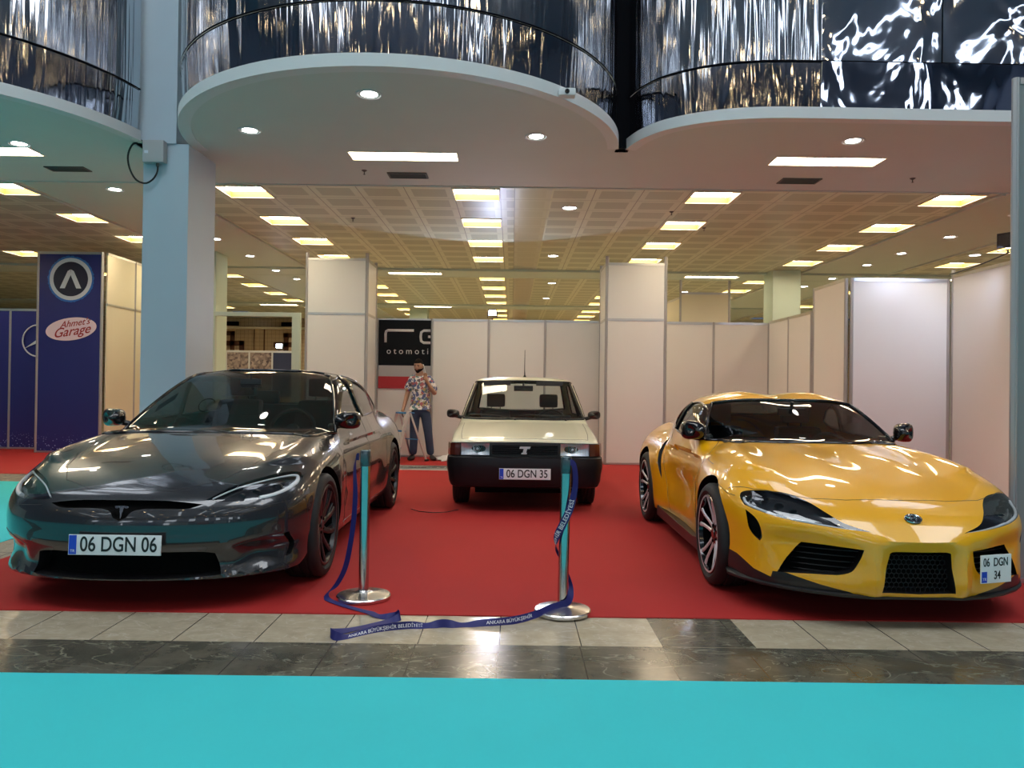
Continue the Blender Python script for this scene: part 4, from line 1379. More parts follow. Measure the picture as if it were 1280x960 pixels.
    # roof glass panel: black
    rf = spline([(0, .98 + .45, 1), (.56, 1.46, 1), (.60, 1.8), (.56, 2.3, 1), (0, 2.42, 1)], 5)
    fs = B.region(rf, 'z', lambda c: c.z > 1.3)
    rfb = B.split_off(fs)
    # nose slit with the emblem shield
    slit = spline([(0, .636, 1), (.25, .633), (.44, .614, 1), (.36, .592), (.22, .592), (.11, .590), (.06, .575), (.035, .545), (0, .530, 1)], 5)
    fs = B.region(slit, 'y', lambda c: c.y < -.5)
    B.recess(fs, (0, .05, -.004), VD, VD)
    # lower intake
    lo = spline([(0, .345, 1), (.40, .345), (.51, .330, 1), (.545, .205, 1), (.3, .195), (0, .193, 1)], 4)
    fs = B.region(lo, 'y', lambda c: c.y < -.2)
    B.recess(fs, (0, .10, 0), VD, BK, shrink=(0, .27, .97))
    # corner scoop: recessed body colour with a black slot at its outer end
    sc = spline([(.60, .36, 1), (.743, .412), (.868, .425, 1), (.878, .33), (.866, .25, 1), (.72, .205), (.57, .195, 1), (.565, .29)], 5)
    fs = B.region(sc, 'y', lambda c: c.y < 0)
    B.seam([(.60, .362), (.743, .412), (.835, .425)], 'y', .004, BK)
    sl = spline([(.842, .41, 1), (.866, .415, 1), (.874, .33), (.862, .265, 1), (.838, .26, 1), (.850, .33)], 5)
    fs = B.region(sl, 'y', lambda c: c.y < 0 and c.y > -.9)
    B.recess(fs, (-.040, .022, 0), VD, BK)
    # head lamp
    hl = spline([(.445, .636, 1), (.56, .700), (.70, .742), (.80, .758), (.862, .752, 1), (.885, .71), (.86, .672), (.81, .645), (.72, .626), (.55, .622)], 6)
    fs = B.region(hl, 'y', lambda c: c.y < -.30)
    lens_faces = B.split_off(fs)
    rim_fs = None
    # lens: a clear cover, a dark bowl behind it
    bowl = bmesh.new(); mp = {}
    lens_faces.normal_update()
    for f in lens_faces.faces:
        vs = []
        for v in f.verts:
            if v not in mp: mp[v] = bowl.verts.new(v.co + Vector((-.015, .05, -.004)))
            vs.append(mp[v])
        bowl.faces.new(vs)
    for e in lens_faces.edges:
        if e.is_boundary:
            a, b = e.verts
            bowl.faces.new((bowl.verts.new(a.co), bowl.verts.new(b.co), mp[b], mp[a]))
    def hp(a, b, o=0.0): return B.hit(a, b, 'y', off=o)[0]
    drl = bmesh.new()
    up = [(.475, .645), (.56, .688), (.66, .718), (.76, .738), (.845, .742), (.868, .718), (.862, .692), (.835, .667), (.785, .646), (.72, .636)]
    add_tube(drl, [hp(a, b, -.010) for a, b in spline(up, 5, False)], [.006] * 16 + [.011] * 30, 8) if False else None
    pts = spline(up, 5, False)
    add_tube(drl, [hp(a, b, -.012) for a, b in pts], [.005 + .011 * sstep(i, 14, 30) for i in range(len(pts))], 8)
    cells = bmesh.new()
    for (a, b, r) in [(.62, .666, .018), (.69, .680, .022), (.79, .694, .030)]:
        c = hp(a, b, -.035)
        add_lathe(cells, [(0, .004), (r * .5, -.004), (r * .8, -.004), (r, -.012), (r * 1.15, .0), (r * 1.1, .02)], 20, 'Y', center=c)
    # joint lines
    hood = spline([(.0, -.80, 1), (.3, -.775), (.52, -.60), (.62, -.3), (.655, .1), (.67, .5, 1)], 5, False)
    B.seam([(0.0, -.80), (.25, -.78), (.46, -.66), (.575, -.45), (.64, -.1), (.675, .25), (.70, .52)], 'z', .0028, BK, step=.02)
    B.seam([(.60, .90), (.60, .60), (.61, .40), (.66, .27), (.75, .22)], 'x', .003, BK)
    B.seam([(1.72, 1.02), (1.73, .8), (1.73, .5), (1.74, .27)], 'x', .003, BK)
    B.seam([(2.55, 1.03), (2.62, .8), (2.50, .6), (2.40, .27)], 'x', .003, BK)
    B.seam([(.62, .26), (1.5, .255), (2.4, .26)], 'x', .003, BK)
    B.seam([(-.39, .66), (-.44, .62), (-.41, .45)], 'x', .0025, BK)
    B.seam([(.50, .60), (.70, .585), (.86, .60), (.90, .65)], 'y', .002, BK)
    mirror_x(bm)
    body = obj('body', bm, ['grey_paint', 'black_satin', 'glass_dark', 'void'], car, 32)
    # black border and chrome line around the glass, pillars between the side panes
    fr = bmesh.new()
    trim_rim(fr, wsb, .011); trim_rim(fr, rwb, .010)
    trim_rim(fr, sgb, .008, mi=1)
    for (ya, za, yb, zb_) in [(1.78, 1.02, 1.70, 1.385)]:
        add_tube(fr, [B.hit(ya + (yb - ya) * t / 6, za + (zb_ - za) * t / 6, 'x', off=.0)[0] for t in range(7)], .022, 6)
    mirror_x(fr, False)
    obj('window_trim', fr, ['black_gloss', 'black_satin'], car, 60)
    # panes
    for nb, nm, mt in ((wsb, 'windshield', None), (rwb, 'rear_window', None)):
        for v in nb.verts: v.co -= v.normal * .004
        mirror_x(nb)
        obj(nm, nb, 'glass_dark', car, 180)
    mirror_x(rfb); obj('roof_panel', rfb, 'black_gloss', car, 180)
    for v in sgb.verts: v.co -= v.normal * .004
    both('side_window', sgb, 'glass_side', car, 180)
    bl = flip_copy(bowl)
    for s, (lb, bb, db, cb) in ((1, (lens_faces, bowl, drl, cells)), (-1, (flip_copy(lens_faces), bl, flip_copy(drl), flip_copy(cells)))):
        h = obj('headlight', bb, 'lamp_dark', car, 40)
        obj('lens', lb, 'lens', h, 180)
        obj('light_strip', db, 'drl', h, 60)
        obj('reflector', cb, 'lamp_dark', h, 40)
    # emblem
    b = bmesh.new()
    def up2(a, c, d): return (a, d, c)
    tpoly = spline([(-.040, .030, 1), (-.02, .034), (.02, .034), (.040, .030, 1), (.034, .020, 1), (.012, .024, 1), (0, -.040, 1), (-.012, .024, 1), (-.034, .020, 1)], 4)
    add_prism(b, tpoly, up2, -.004, .004)
    c = B.hit(0, .585, 'y')[0]
    fixn(b)
    e = obj('emblem', b, 'chrome', car, 30); e.location = (0, c.y + .004, .575); e.rotation_euler = (-.25, 0, 0)
    # splitter and underbody
    b = bmesh.new()
    pts = [(x, -.95 + float(fplan(x)) + .10) for x in [0, .2, .4, .55, .66, .74, .80]]
    top = [b.verts.new((x, y - .012, .192)) for x, y in pts]; bot = [b.verts.new((x, y - .005, .178)) for x, y in pts]
    inn = [b.verts.new((x * .9, y + .25, .17)) for x, y in pts]
    for i in range(len(pts) - 1):
        b.faces.new((top[i], bot[i], bot[i + 1], top[i + 1])); b.faces.new((bot[i], inn[i], inn[i + 1], bot[i + 1])); b.faces.new((inn[i], top[i], top[i + 1], inn[i + 1]))
    mirror_x(b); fixn(b)
    obj('front_lip', b, 'black_satin', car, 40)
    b = bmesh.new()
    add_box(b, -.62, .62, -.72, 3.8, .17, .24); add_box(b, -.60, .60, .45, 2.4, .24, .60); add_box(b, -.88, .88, .5, 2.45, .17, .30)
    add_box(b, -.58, .58, -.6, .5, .24, .70); add_box(b, -.60, .60, 2.4, 3.7, .24, .72)
    obj('underbody', b, 'void', car)
    # wheels
    for s in (1, -1):
        for y in (0, 2.96):
            wheel(car, s * .845, y, .352, .352, .268, .25, 10, 'tesla', ['black_satin', 'steel', 'void'], s)
    plate(car, .0, -.975, .400, .52, .113, [('06 DGN 06', .104, .022, 0, .86)], tilt=-.05)
    # cabin
    for s in (-1, 1):
        car_seat(car, s * .38, 1.80, .60, 'seat_black', h=.56)
    b = bmesh.new(); add_box(b, -.66, .66, 2.35, 2.9, .55, .68, bevel=.04); add_box(b, -.62, .62, 2.82, 2.98, .66, 1.10, bevel=.04)
    for x in (-.38, .38): add_box(b, x - .12, x + .12, 2.86, 2.95, 1.10, 1.24, bevel=.03)
    obj('rear_bench', b, 'seat_black', car, 60)
    b = bmesh.new(); add_box(b, -.72, .72, .62, 1.05, .72, .945, bevel=.04); add_box(b, -.19, .19, .98, 1.02, .86, 1.06, bevel=.008)
    obj('dashboard', b, 'dash', car, 60)
    steering_wheel(car, .38, 1.15, .93)
    b = bmesh.new(); add_box(b, -.09, .09, 1.22, 1.24, 1.30, 1.355, bevel=.012); add_tube(b, [(0, 1.23, 1.35), (0, 1.24, 1.40)], .010, 8)
    obj('rear_view_mirror', b, 'black_plastic', car, 50)
    mirror_part(car, .80, .84, 1.0, 'black_gloss', arm=.03, w=.19, h=.14, d=.14)
    return car, B

# ================================================================ yellow coupe
def build_yellow_coupe(loc):
    M['yellow_paint'] = pmat('yellow_paint', (0.88, 0.42, 0.003), 0.32, coat=1.0, noise=0.03, nscale=200)
    WB = 2.47
    zc_ = pc([-.98, -.90, -.80, -.62, -.35, 0, .35, .60, 1.2, 2.0, 2.6, 3.0, 3.30, 3.42], [.54, .60, .655, .725, .795, .86, .905, .935, .95, .95, .97, 1.0, 1.03, .99])
    plan = pc([-.98, -.7, -.45, -.2, 0, .3, .7, 1.2, 1.7, 2.1, 2.47, 2.8, 3.1, 3.42], [.86, .875, .90, .925, .928, .91, .862, .845, .862, .915, .93, .915, .86, .76])
    vert = pc([.12, .2, .32, .5, .62, .72, .80, .88, .96, 1.05], [-.07, -.03, -.008, 0, -.006, -.028, -.07, -.15, -.28, -.46])
    fplan = pc([0, .12, .25, .4, .55, .68, .78, .86, .92, .96], [0, .004, .018, .060, .135, .23, .335, .47, .64, .80])
    fvert = pc([.12, .18, .24, .33, .42, .50, .56, .61, .66, .72, .80], [.07, .03, .015, .020, .004, 0, .015, .045, .10, .22, .45])
    rplan = pc([0, .4, .7, .85, .95], [0, .05, .17, .33, .6])
    rvert = pc([.15, .4, .7, .95, 1.05], [.12, .02, .02, 0, .02])
    roof = pc([.5, .9, 1.15, 1.5, 1.8, 2.2, 2.5, 2.8, 3.1, 3.35], [1.10, 1.20, 1.265, 1.305, 1.300, 1.250, 1.165, 1.09, 1.03, .98])
    cabw = pc([.4, .8, 1.2, 1.6, 2.0, 2.4, 2.8, 3.2], [.76, .785, .80, .79, .75, .68, .60, .52])
    def lower(x, y, z):
        x = np.abs(x)
        w = sstep(y, -.75, -.30) * (1 - sstep(y, .55, 1.1))
        w2 = sstep(y, 1.75, 2.3) * (1 - sstep(y, 2.8, 3.3))
        zt = zc_(y) - .10 * (x / .85)**2 * (1 - .3 * w)
        zt = zt + .055 * gs(x, .70, .17) * w + .14 * gs(x, .72, .16) * w2
        zt = zt + .010 * gs(x, .30, .13) * sstep(y, -.7, -.1) * (1 - sstep(y, .4, .6)) - .012 * gs(x, 0, .14) * sstep(y, -.5, 0)
        ft = z - zt
        xs = plan(y) + vert(z)
        xs = xs - .045 * gs(z, .52, .16) * sstep(y, .45, .95) * (1 - sstep(y, 1.5, 2.05))
        xs = xs + .015 * gs(z, .60, .12) * (gs(y, 0, .5) + gs(y, WB, .5))
        fs = x - xs
        # nose: shoulder pulled back under the lamps, cheeks around the mouth
        yf = -.985 + fplan(x) + fvert(z)
        yf = yf + .045 * gs(z, .435, .07) * gs(x, .60, .20)
        yf = yf - .035 * gs(z, .50, .05) * gs(x, 0, .30)
        yf = yf - .045 * gs(x, .245, .045) * gs(z, .30, .14)
        yf = yf + .07 * gs(x, .90, .05) * gs(z, .45, .15)
        ff = yf - y
        fr = y - (3.43 - rplan(x) - rvert(z))
        a = smax(ft, fs, .15)
        a = smax(a, ff, .09)
        a = smax(a, fr, .10)
        return np.maximum(a, -.05 - z)
    def cabin(x, y, z):
        x = np.abs(x)
        zr = roof(y) - .075 * (x / .6)**2 - .032 * gs(x, 0, .17) * sstep(y, .9, 1.2) * (1 - sstep(y, 2.2, 2.8)) + .014 * gs(x, .34, .14) * sstep(y, 1.0, 1.4)
        ft = z - zr
        fs = (x - (cabw(y) - (z - .90) * .42)) * .9
        yws = .53 + (z - .92) * 1.75 + .26 * (x / .7)**2 + .3 * (z - .92)**2
        ff = (yws - y) * .5
        a = smax(ft, fs, .13)
        a = smax(a, ff, .05)
        return np.maximum(a, .80 - z)
    def F(x, y, z):
        return smin(lower(x, y, z), cabin(x, y, z), .05)
    B = CarBody(F, 1.07, -1.08, 3.52, -.40, 1.45, nx=40, ny=180, nz=64, zc=.48, cut=.180)
    bm = B.bm
    car = thing('car', 'bright yellow two-door sports coupe with black mirrors, parked at the right', 'car', loc)
    PT, BK, GL, VD = 0, 1, 2, 3
    def circ(cy, cz, r, n=40):
        return [(cy + r * math.cos(2 * PI * k / n), cz + r * math.sin(2 * PI * k / n)) for k in range(n)]
    for cy in (0.0, WB):
        fs = B.region(circ(cy, .35, .385), 'x', lambda c: c.x > .5 and c.z < .85)
        B.hem(fs, lambda co: (-.28 if co.x > .8 else -.14, 0, 0), mi=VD)
    front = lambda c: c.y < 1.7 and c.z > .8
    ws_out = spline([(0, .925, 1), (0, 1.232, 1), (.35, 1.228), (.575, 1.200, 1), (.635, 1.12), (.715, .98), (.735, .918, 1), (.4, .922)], 6)
    wsb = B.split_off(B.region(ws_out, 'y', front))
    B.paint(B.region([(.55, .925), (.80, .925), (1.30, 1.185), (1.16, 1.225), (.98, 1.16)], 'x', lambda c: c.x > .3), 1)
    sg = spline([(.74, .925, 1), (.90, 1.02), (1.10, 1.12), (1.35, 1.19), (1.65, 1.19), (1.90, 1.13), (2.05, 1.03, 1), (1.95, .965), (1.5, .93), (1.0, .915)], 6)
    sgb = B.split_off(B.region(sg, 'x', lambda c: c.x > .3 and c.z > .88))
    rw = spline([(0, 1.235, 1), (0, 1.06, 1), (.38, 1.06), (.46, 1.09, 1), (.48, 1.17), (.38, 1.235, 1)], 6)
    rwb = B.split_off(B.region(rw, 'r', lambda c: c.y > 1.9 and c.z > 1.0))
    # mouth
    mo = spline([(0, .436, 1), (.14, .436), (.168, .425, 1), (.203, .205, 1), (0, .20, 1)], 4)
    B.recess(B.region(mo, 'y', lambda c: c.y < -.5), (0, .16, 0), VD, BK)
    # side intakes
    si = spline([(.300, .438, 1), (.318, .372), (.352, .310), (.42, .285, 1), (.55, .275), (.70, .258, 1), (.655, .35), (.585, .446, 1), (.45, .446)], 4)
    B.recess(B.region(si, 'y', lambda c: c.y < -.1), (-.02, .10, 0), VD, BK)
    # slit behind the lamp corner
    sv = spline([(.830, .590, 1), (.824, .50), (.802, .45), (.773, .422, 1), (.765, .455), (.790, .545)], 5)
    B.recess(B.region(sv, 'y', lambda c: c.y < .1), (-.01, .05, 0), VD, BK)
    hl = spline([(.258, .536, 1), (.38, .572), (.45, .618), (.515, .664), (.60, .697), (.72, .704), (.81, .688), (.838, .655), (.830, .615, 1), (.765, .592), (.644, .568), (.48, .551)], 6)
    lens = B.split_off(B.region(hl, 'y', lambda c: c.y < -.40))
    lens.normal_update()
    bowl = bmesh.new(); mp = {}
    for f in lens.faces:
        vs = []
        for v in f.verts:
            if v not in mp: mp[v] = bowl.verts.new(v.co + Vector((-.012, .045, -.010)))
            vs.append(mp[v])
        bowl.faces.new(vs)
    for e in lens.edges:
        if e.is_boundary:
            a, b = e.verts
            bowl.faces.new((bowl.verts.new(a.co), bowl.verts.new(b.co), mp[b], mp[a]))
    def hp(a, b, o=0.0): return B.hit(a, b, 'y', off=o)[0]
    strip = bmesh.new()
    pts = spline([(.29, .541), (.42, .551), (.55, .565), (.65, .577), (.76, .600), (.82, .625), (.826, .655)], 6, False)
    add_tube(strip, [hp(a, b, -.010) for a, b in pts], [.004 + .005 * sstep(i, 0, 14) for i in range(len(pts))], 8)
    cells = bmesh.new()
    for (a, b, r) in [(.61, .622, .020), (.67, .645, .022), (.735, .662, .024), (.795, .672, .022)]:
        c = hp(a, b, -.032)
        add_lathe(cells, [(0, .012), (r * .6, .004), (r * .9, -.006), (r * 1.1, -.008), (r * 1.15, .02)], 20, 'Y', center=c)
    B.paint(B.region([(.905, .325), (.86, .31), (.80, .25), (.72, .22), (.70, .12), (.95, .12)], 'y', lambda c: c.y < -.2), 1)
    B.paint(B.region([(.72, .258), (.66, .262), (.50, .222), (.36, .195), (.30, .17), (.36, .12), (.75, .12)], 'y', lambda c: c.y < -.2), 1)
    # joint lines
    B.seam([(0.0, -.735), (.3, -.715), (.50, -.662), (.64, -.575), (.76, -.47), (.87, -.30)], 'z', .0028, BK, step=.02)
    B.seam([(-.40, .655), (-.32, .66), (-.15, .70)], 'x', .0025, BK, step=.02)
    B.seam([(.52, .80), (.50, .60), (.52, .40), (.60, .22)], 'x', .003, BK)
    B.seam([(.74, .915), (.58, .84), (.40, .80), (.2, .79)], 'x', .003, BK)
    B.seam([(1.93, .95), (1.86, .75), (1.80, .55), (1.70, .35), (1.62, .22)], 'x', .003, BK)
    # dark door-side duct behind the door
    dv = spline([(1.96, .86, 1), (2.0, .80), (1.95, .62), (1.86, .48, 1), (1.88, .62), (1.92, .78)], 5)
    B.recess(B.region(dv, 'x', lambda c: c.x > .5), (-.04, .0, 0), VD, BK)
    mirror_x(bm)
    body = obj('body', bm, ['yellow_paint', 'black_satin', 'glass_dark', 'void'], car, 32)
    fr = bmesh.new()
    trim_rim(fr, wsb, .013); trim_rim(fr, rwb, .012); trim_rim(fr, sgb, .010, mi=0)
    P = [B.hit(1.80 + (1.70 - 1.80) * t / 6, .95 + .24 * t / 6, 'x', off=.0)[0] for t in range(7)]
    add_tube(fr, P, .020, 6)
    mirror_x(fr, False)
    obj('window_trim', fr, ['black_gloss', 'black_satin'], car, 60)
    for nb, nm in ((wsb, 'windshield'), (rwb, 'rear_window')):
        for v in nb.verts: v.co -= v.normal * .004
        mirror_x(nb); obj(nm, nb, 'glass_dark', car, 180)
    for v in sgb.verts: v.co -= v.normal * .004
    both('side_window', sgb, 'glass_side', car, 180)
    for s, (lb, bb, db, cb) in ((-1, (flip_copy(lens), flip_copy(bowl), flip_copy(strip), flip_copy(cells))), (1, (lens, bowl, strip, cells))):
        h = obj('headlight', bb, 'lamp_dark', car, 40)
        obj('lens', lb, 'lens_smoke' if False else 'lens', h, 180)
        obj('light_strip', db, 'drl', h, 60)
        obj('reflector', cb, 'lamp_dark', h, 40)
    # honeycomb of the mouth
    b = bmesh.new()
    for i in range(-7, 8):
        for j in range(8):
            cx = i * .027 + (.0135 if j % 2 else 0); cz = .21 + j * .0255
            if abs(cx) > .19: continue
            pts = [(cx + .0155 * math.sin(PI * k / 3), -.90, cz + .0155 * math.cos(PI * k / 3)) for k in range(6)]
            add_tube(b, pts, .0022, 4, closed=True)
    obj('grille', b, 'black_satin', car)
    for s in (-1, 1):
        b = bmesh.new()
        for j in range(5):
            z = .285 + j * .032
            add_tube(b, [(s * x, -.985 + float(fplan(x)) + .09, z) for x in np.linspace(.25, .62, 8)], .003, 4)
        obj('grille', b, 'black_satin', car)
    # emblem: three crossing ovals in chrome on a dark disc
    b = bmesh.new()
    add_lathe(b, [(0, -.002), (.044, -.002), (.047, .004)], 32, 'Y', mi=1)
    def oval(rx, rz, cx, cz, r=.0032):
        add_tube(b, [(cx + rx * math.cos(t), -.004, cz + rz * math.sin(t)) for t in [2 * PI * k / 28 for k in range(28)]], r, 6, mi=0, closed=True)
    oval(.046, .046, 0, 0); oval(.014, .040, 0, 0); oval(.034, .014, 0, .018)
    for v in b.verts: v.co.z *= .72
    c = B.hit(0, .600, 'y')
    e = obj('emblem', b, ['chrome', 'lamp_dark'], car, 40)
    e.location = c[0] + c[1] * .004
    e.rotation_euler = (-math.asin(max(-1, min(1, c[1].z))) * 1.0, 0, 0)
    # black splitter along the bumper foot and side sills
    b = bmesh.new()
    xs = [0, .12, .25, .4, .55, .68, .78, .86, .90]
    rows = []
    for x in xs:
        y = -.985 + float(fplan(x)) + (.02 if x < .2 else 0)
        rows.append([b.verts.new(q) for q in [(x, y + .045, .195), (x, y + .006, .180), (x, y + .012, .166), (x * .95, y + .2, .165), (x * .97, y + .08, .20)]])
    for a, c2 in zip(rows, rows[1:]):
        for k in range(5): b.faces.new((a[k], a[(k + 1) % 5], c2[(k + 1) % 5], c2[k]))
    b.faces.new(rows[-1])
    mirror_x(b); fixn(b); obj('front_lip', b, 'black_plastic', car, 40)
    for s in (-1, 1):
        b = bmesh.new()
        add_prism(b, [(.42, .235), (.42, .13), (2.02, .13), (2.05, .25), (1.9, .215), (.6, .205)], lambda a, c, d: (s * (.845 + d), a, c), -.06, .035); fixn(b)
        obj('side_sill', b, 'black_satin', car)
    b = bmesh.new()
    add_box(b, -.60, .60, -.70, 3.1, .14, .24); add_box(b, -.60, .60, .45, 1.95, .24, .50); add_box(b, -.78, .78, .5, 1.95, .14, .25)
    add_box(b, -.52, .52, -.5, .5, .24, .62); add_box(b, -.52, .52, 1.95, 3.2, .24, .8)
    obj('underbody', b, 'void', car)
    for s in (1, -1):
        for y in (0, WB):
            wheel(car, s * .800, y, .340, .340, .258, .26, 10 if False else 5, 'supra', ['black_gloss', 'spoke_silver', 'void'], s, caliper='black_satin')
    plate(car, .430, -.985 + float(fplan(.42)) - .035,   .345, .215, .155, [('06  DGN', .058, -.006, .036, .80), ('34', .058, .005, -.036, .82)], yaw=.30, tr_h=.06)
    for s in (-1, 1):
        car_seat(car, s * .36, 1.55, .42, 'seat_black', h=.56)
    b = bmesh.new(); add_box(b, -.64, .64, .62, 1.0, .68, .925, bevel=.04); add_box(b, -.13, .13, .92, .95, .86, .97, bevel=.008)
    obj('dashboard', b, 'dash', car, 60)
    steering_wheel(car, .36, 1.10, .80, r=.175)
    b = bmesh.new(); add_box(b, -.11, .11, .98, 1.01, 1.11, 1.17, bevel=.012); add_tube(b, [(0, 1.0, 1.16), (0, .98, 1.22)], .015, 8)
    obj('rear_view_mirror', b, 'black_plastic', car, 50)
    mirror_part(car, .70, .90, .955, 'black_gloss', arm=.045, w=.17, h=.15, d=.13)
    return car, B

M['spoke_silver'] = pmat('spoke_silver', (0.62, 0.62, 0.63), 0.35, metal=.35, coat=.3)
# ================================================================ cream three-box saloon
def build_cream_sedan(loc):
    M['cream_paint'] = pmat('cream_paint', (0.74, 0.72, 0.54), 0.35, coat=0.8, noise=0.03, nscale=100)
    M['badge_metal'] = pmat('badge_metal', (.62, .62, .62), .35, metal=.3)
    M['lamp_bright'] = pmat('lamp_bright', (.85, .86, .88), .28, metal=.7)
    M['bumper_black'] = pmat('bumper_black', (.008, .008, .010), .42, spec=.35)
    M['seal_black'] = pmat('seal_black', (0.012, 0.012, 0.012), 0.45)
    WB = 2.49
    zc_ = pc([-.68, -.60, -.40, 0, .35, .50, 1.2, 2.5, 2.8, 3.0, 3.4, 3.52], [.752, .772, .800, .850, .890, .905, .905, .90, .925, .925, .90, .88])
    plan = pc([-.68, -.5, 0, 1, 2.5, 3.2, 3.52], [.775, .795, .808, .812, .81, .79, .765])
    vert = pc([.2, .3, .5, .62, .75, .85, .92], [-.05, -.02, 0, 0, -.012, -.035, -.06])
    fplan = pc([0, .3, .6, .74, .80], [0, .006, .03, .05, .10])
    cabw = pc([.3, .8, 1.5, 2.3, 2.9], [.745, .765, .77, .755, .72])
    roof = pc([.3, .90, 1.2, 1.6, 2.1, 2.4, 3.0], [1.39, 1.415, 1.435, 1.445, 1.43, 1.405, 1.32])
    def lower(x, y, z):
        x = np.abs(x)
        zt = zc_(y) - .022 * (x / .75)**2 + .006 * gs(x, .60, .05) * (1 - sstep(y, .4, .6))
        ft = z - zt
        fs = x - (plan(y) + vert(z) + .012 * (gs(y, 0, .42) + gs(y, WB, .42)) * sstep(z, .2, .5) * (1 - sstep(z, .55, .68)))
        ff = (-.70 + fplan(x) + .035 * (.75 - z)) - y
        fr = y - (3.52 - fplan(x) - .06 * (z - .6))
        a = smax(ft, fs, .055)
        a = smax(a, ff, .035)
        a = smax(a, fr, .05)
        return np.maximum(a, .0 - z)
    def cabin(x, y, z):
        x = np.abs(x)
        ft = z - (roof(y) - .035 * (x / .6)**2)
        fs = (x - (cabw(y) - (z - .90) * .32)) * .95
        ff = ((.42 + (z - .90) * 1.20 + .07 * (x / .7)**2) - y) * .57
        fr = (y - (2.86 - (z - .90) * 1.05 - .06 * (x / .7)**2)) * .68
        a = smax(ft, fs, .07)
        a = smax(a, ff, .035)
        a = smax(a, fr, .05)
        return np.maximum(a, .80 - z)
    def F(x, y, z):
        return smin(lower(x, y, z), cabin(x, y, z), .02)
    B = CarBody(F, .95, -.80, 3.60, -.10, 1.55, nx=36, ny=170, nz=52, zc=.52, end=.5, cut=.27)
    bm = B.bm
    car = thing('car', 'cream boxy old saloon with square headlamps and an aerial, parked in the middle', 'car', loc)
    PT, BK, GL, VD = 0, 1, 2, 3
    def circ(cy, cz, r, n=36):
        return [(cy + r * math.cos(2 * PI * k / n), cz + r * math.sin(2 * PI * k / n)) for k in range(n)]
    for cy in (0.0, WB):
        B.hem(B.region(circ(cy, .30, .335), 'x', lambda c: c.x > .45 and c.z < .75), lambda co: (-.24 if co.x > .72 else -.12, 0, 0), mi=VD)
    ws = spline([(0, .925, 1), (0, 1.382, 1), (.55, 1.372), (.590, 1.352, 1), (.665, 1.12), (.722, .945), (.715, .928, 1), (.4, .922)], 4)
    wsb = B.split_off(B.region(ws, 'y', lambda c: c.y < 1.5 and c.z > .85))
    rw = spline([(0, .96, 1), (0, 1.365, 1), (.50, 1.355), (.56, 1.33, 1), (.64, .99, 1), (.3, .962)], 4)
    rwb = B.split_off(B.region(rw, 'r', lambda c: c.y > 1.9 and c.z > .90))
    sg1 = [(.62, .935), (.66, .975), (1.02, 1.325), (1.50, 1.345), (1.50, .935)]
    sg2 = [(1.56, .935), (1.56, 1.345), (2.12, 1.325), (2.48, .99), (2.50, .935)]
    g1 = B.split_off(B.region(sg1, 'x', lambda c: c.x > .4 and c.z > .9))
    g2 = B.split_off(B.region(sg2, 'x', lambda c: c.x > .4 and c.z > .9))
    # black front panel with lamps and grille
    pan = [(0, .735), (.790, .722), (.795, .575), (0, .575)]
    fr_faces = B.region(pan, 'y', lambda c: c.y < -.4)
    B.paint(fr_faces, BK)
    gr = [(0, .700), (.352, .697), (.352, .600), (0, .600)]
    B.recess(B.region(gr, 'y', lambda c: c.y < -.4), (0, .045, 0), VD, BK)
    lm = [(.362, .725), (.672, .718), (.672, .590), (.362, .590)]
    B.recess(B.region(lm, 'y', lambda c: c.y < -.4), (0, .03, 0), BK, BK)
    # joint lines
    B.seam([(.0, -.63), (.45, -.62), (.665, -.60), (.69, -.3), (.70, .1), (.70, .40)], 'z', .003, BK, step=.03)
    B.seam([(.60, .92), (.58, .6), (.50, .5), (.47, .3)], 'x', .003, BK)
    B.seam([(1.53, .93), (1.53, .3)], 'x', .003, BK)
    B.seam([(2.50, .93), (2.42, .7), (2.20, .5), (2.14, .3)], 'x', .003, BK)
    mirror_x(bm)
    obj('body', bm, ['cream_paint', 'seal_black', 'glass_clear', 'void'], car, 30)
    fr = bmesh.new()
    trim_rim(fr, wsb, .014); trim_rim(fr, rwb, .012); trim_rim(fr, g1, .010); trim_rim(fr, g2, .010)
    P = [(1.53, .93 + .41 * t / 5) for t in range(6)]
    add_tube(fr, [B.hit(a, b, 'x')[0] for a, b in P], .03, 6)
    mirror_x(fr, False)
    obj('window_trim', fr, 'seal_black', car, 60)
    for nb, nm in ((wsb, 'windshield'), (rwb, 'rear_window')):
        for v in nb.verts: v.co -= v.normal * .004
        mirror_x(nb); obj(nm, nb, 'glass_clear', car, 180)
    both('front_door_window', g1, 'glass_clear', car, 180)
    both('rear_door_window', g2, 'glass_clear', car, 180)
    # lamps
    for s in (-1, 1):
        y0 = -.70 + float(fplan(.52)) + .006
        b = bmesh.new()
        add_box(b, s * .37, s * .545, y0 + .028, y0 + .034, .594, .714)
        # bowl made of a curved reflector
        nx, nz = 12, 8
        g = [[b.verts.new((s * (.372 + .296 * i / nx), y0 + .004 + .030 * (1 - ((i / nx - .5) * 2)**2) * (1 - ((j / nz - .5) * 2)**2), .594 + .124 * j / nz)) for j in range(nz + 1)] for i in range(nx + 1)]
        for i in range(nx):
            for j in range(nz): b.faces.new((g[i][j], g[i + 1][j], g[i + 1][j + 1], g[i][j + 1])).smooth = True
        add_lathe(b, [(0, -.004), (.014, 0), (.018, .02)], 14, 'Y', center=(s * .50, y0 + .012, .655))
        add_lathe(b, [(.024, .014), (.028, -.002), (.031, .012)], 24, 'Y', center=(s * .50, y0 + .010, .655))
        fixn(b)
        h = obj('headlight', b, 'lamp_bright', car, 50)
        b = bmesh.new()
        nx = 22
        g = [[b.verts.new((s * (.366 + .304 * i / nx), y0 - .010 - (.003 if (i % 2) else 0) + .01 * (i / nx), zz)) for zz in (.592, .720)] for i in range(nx + 1)]
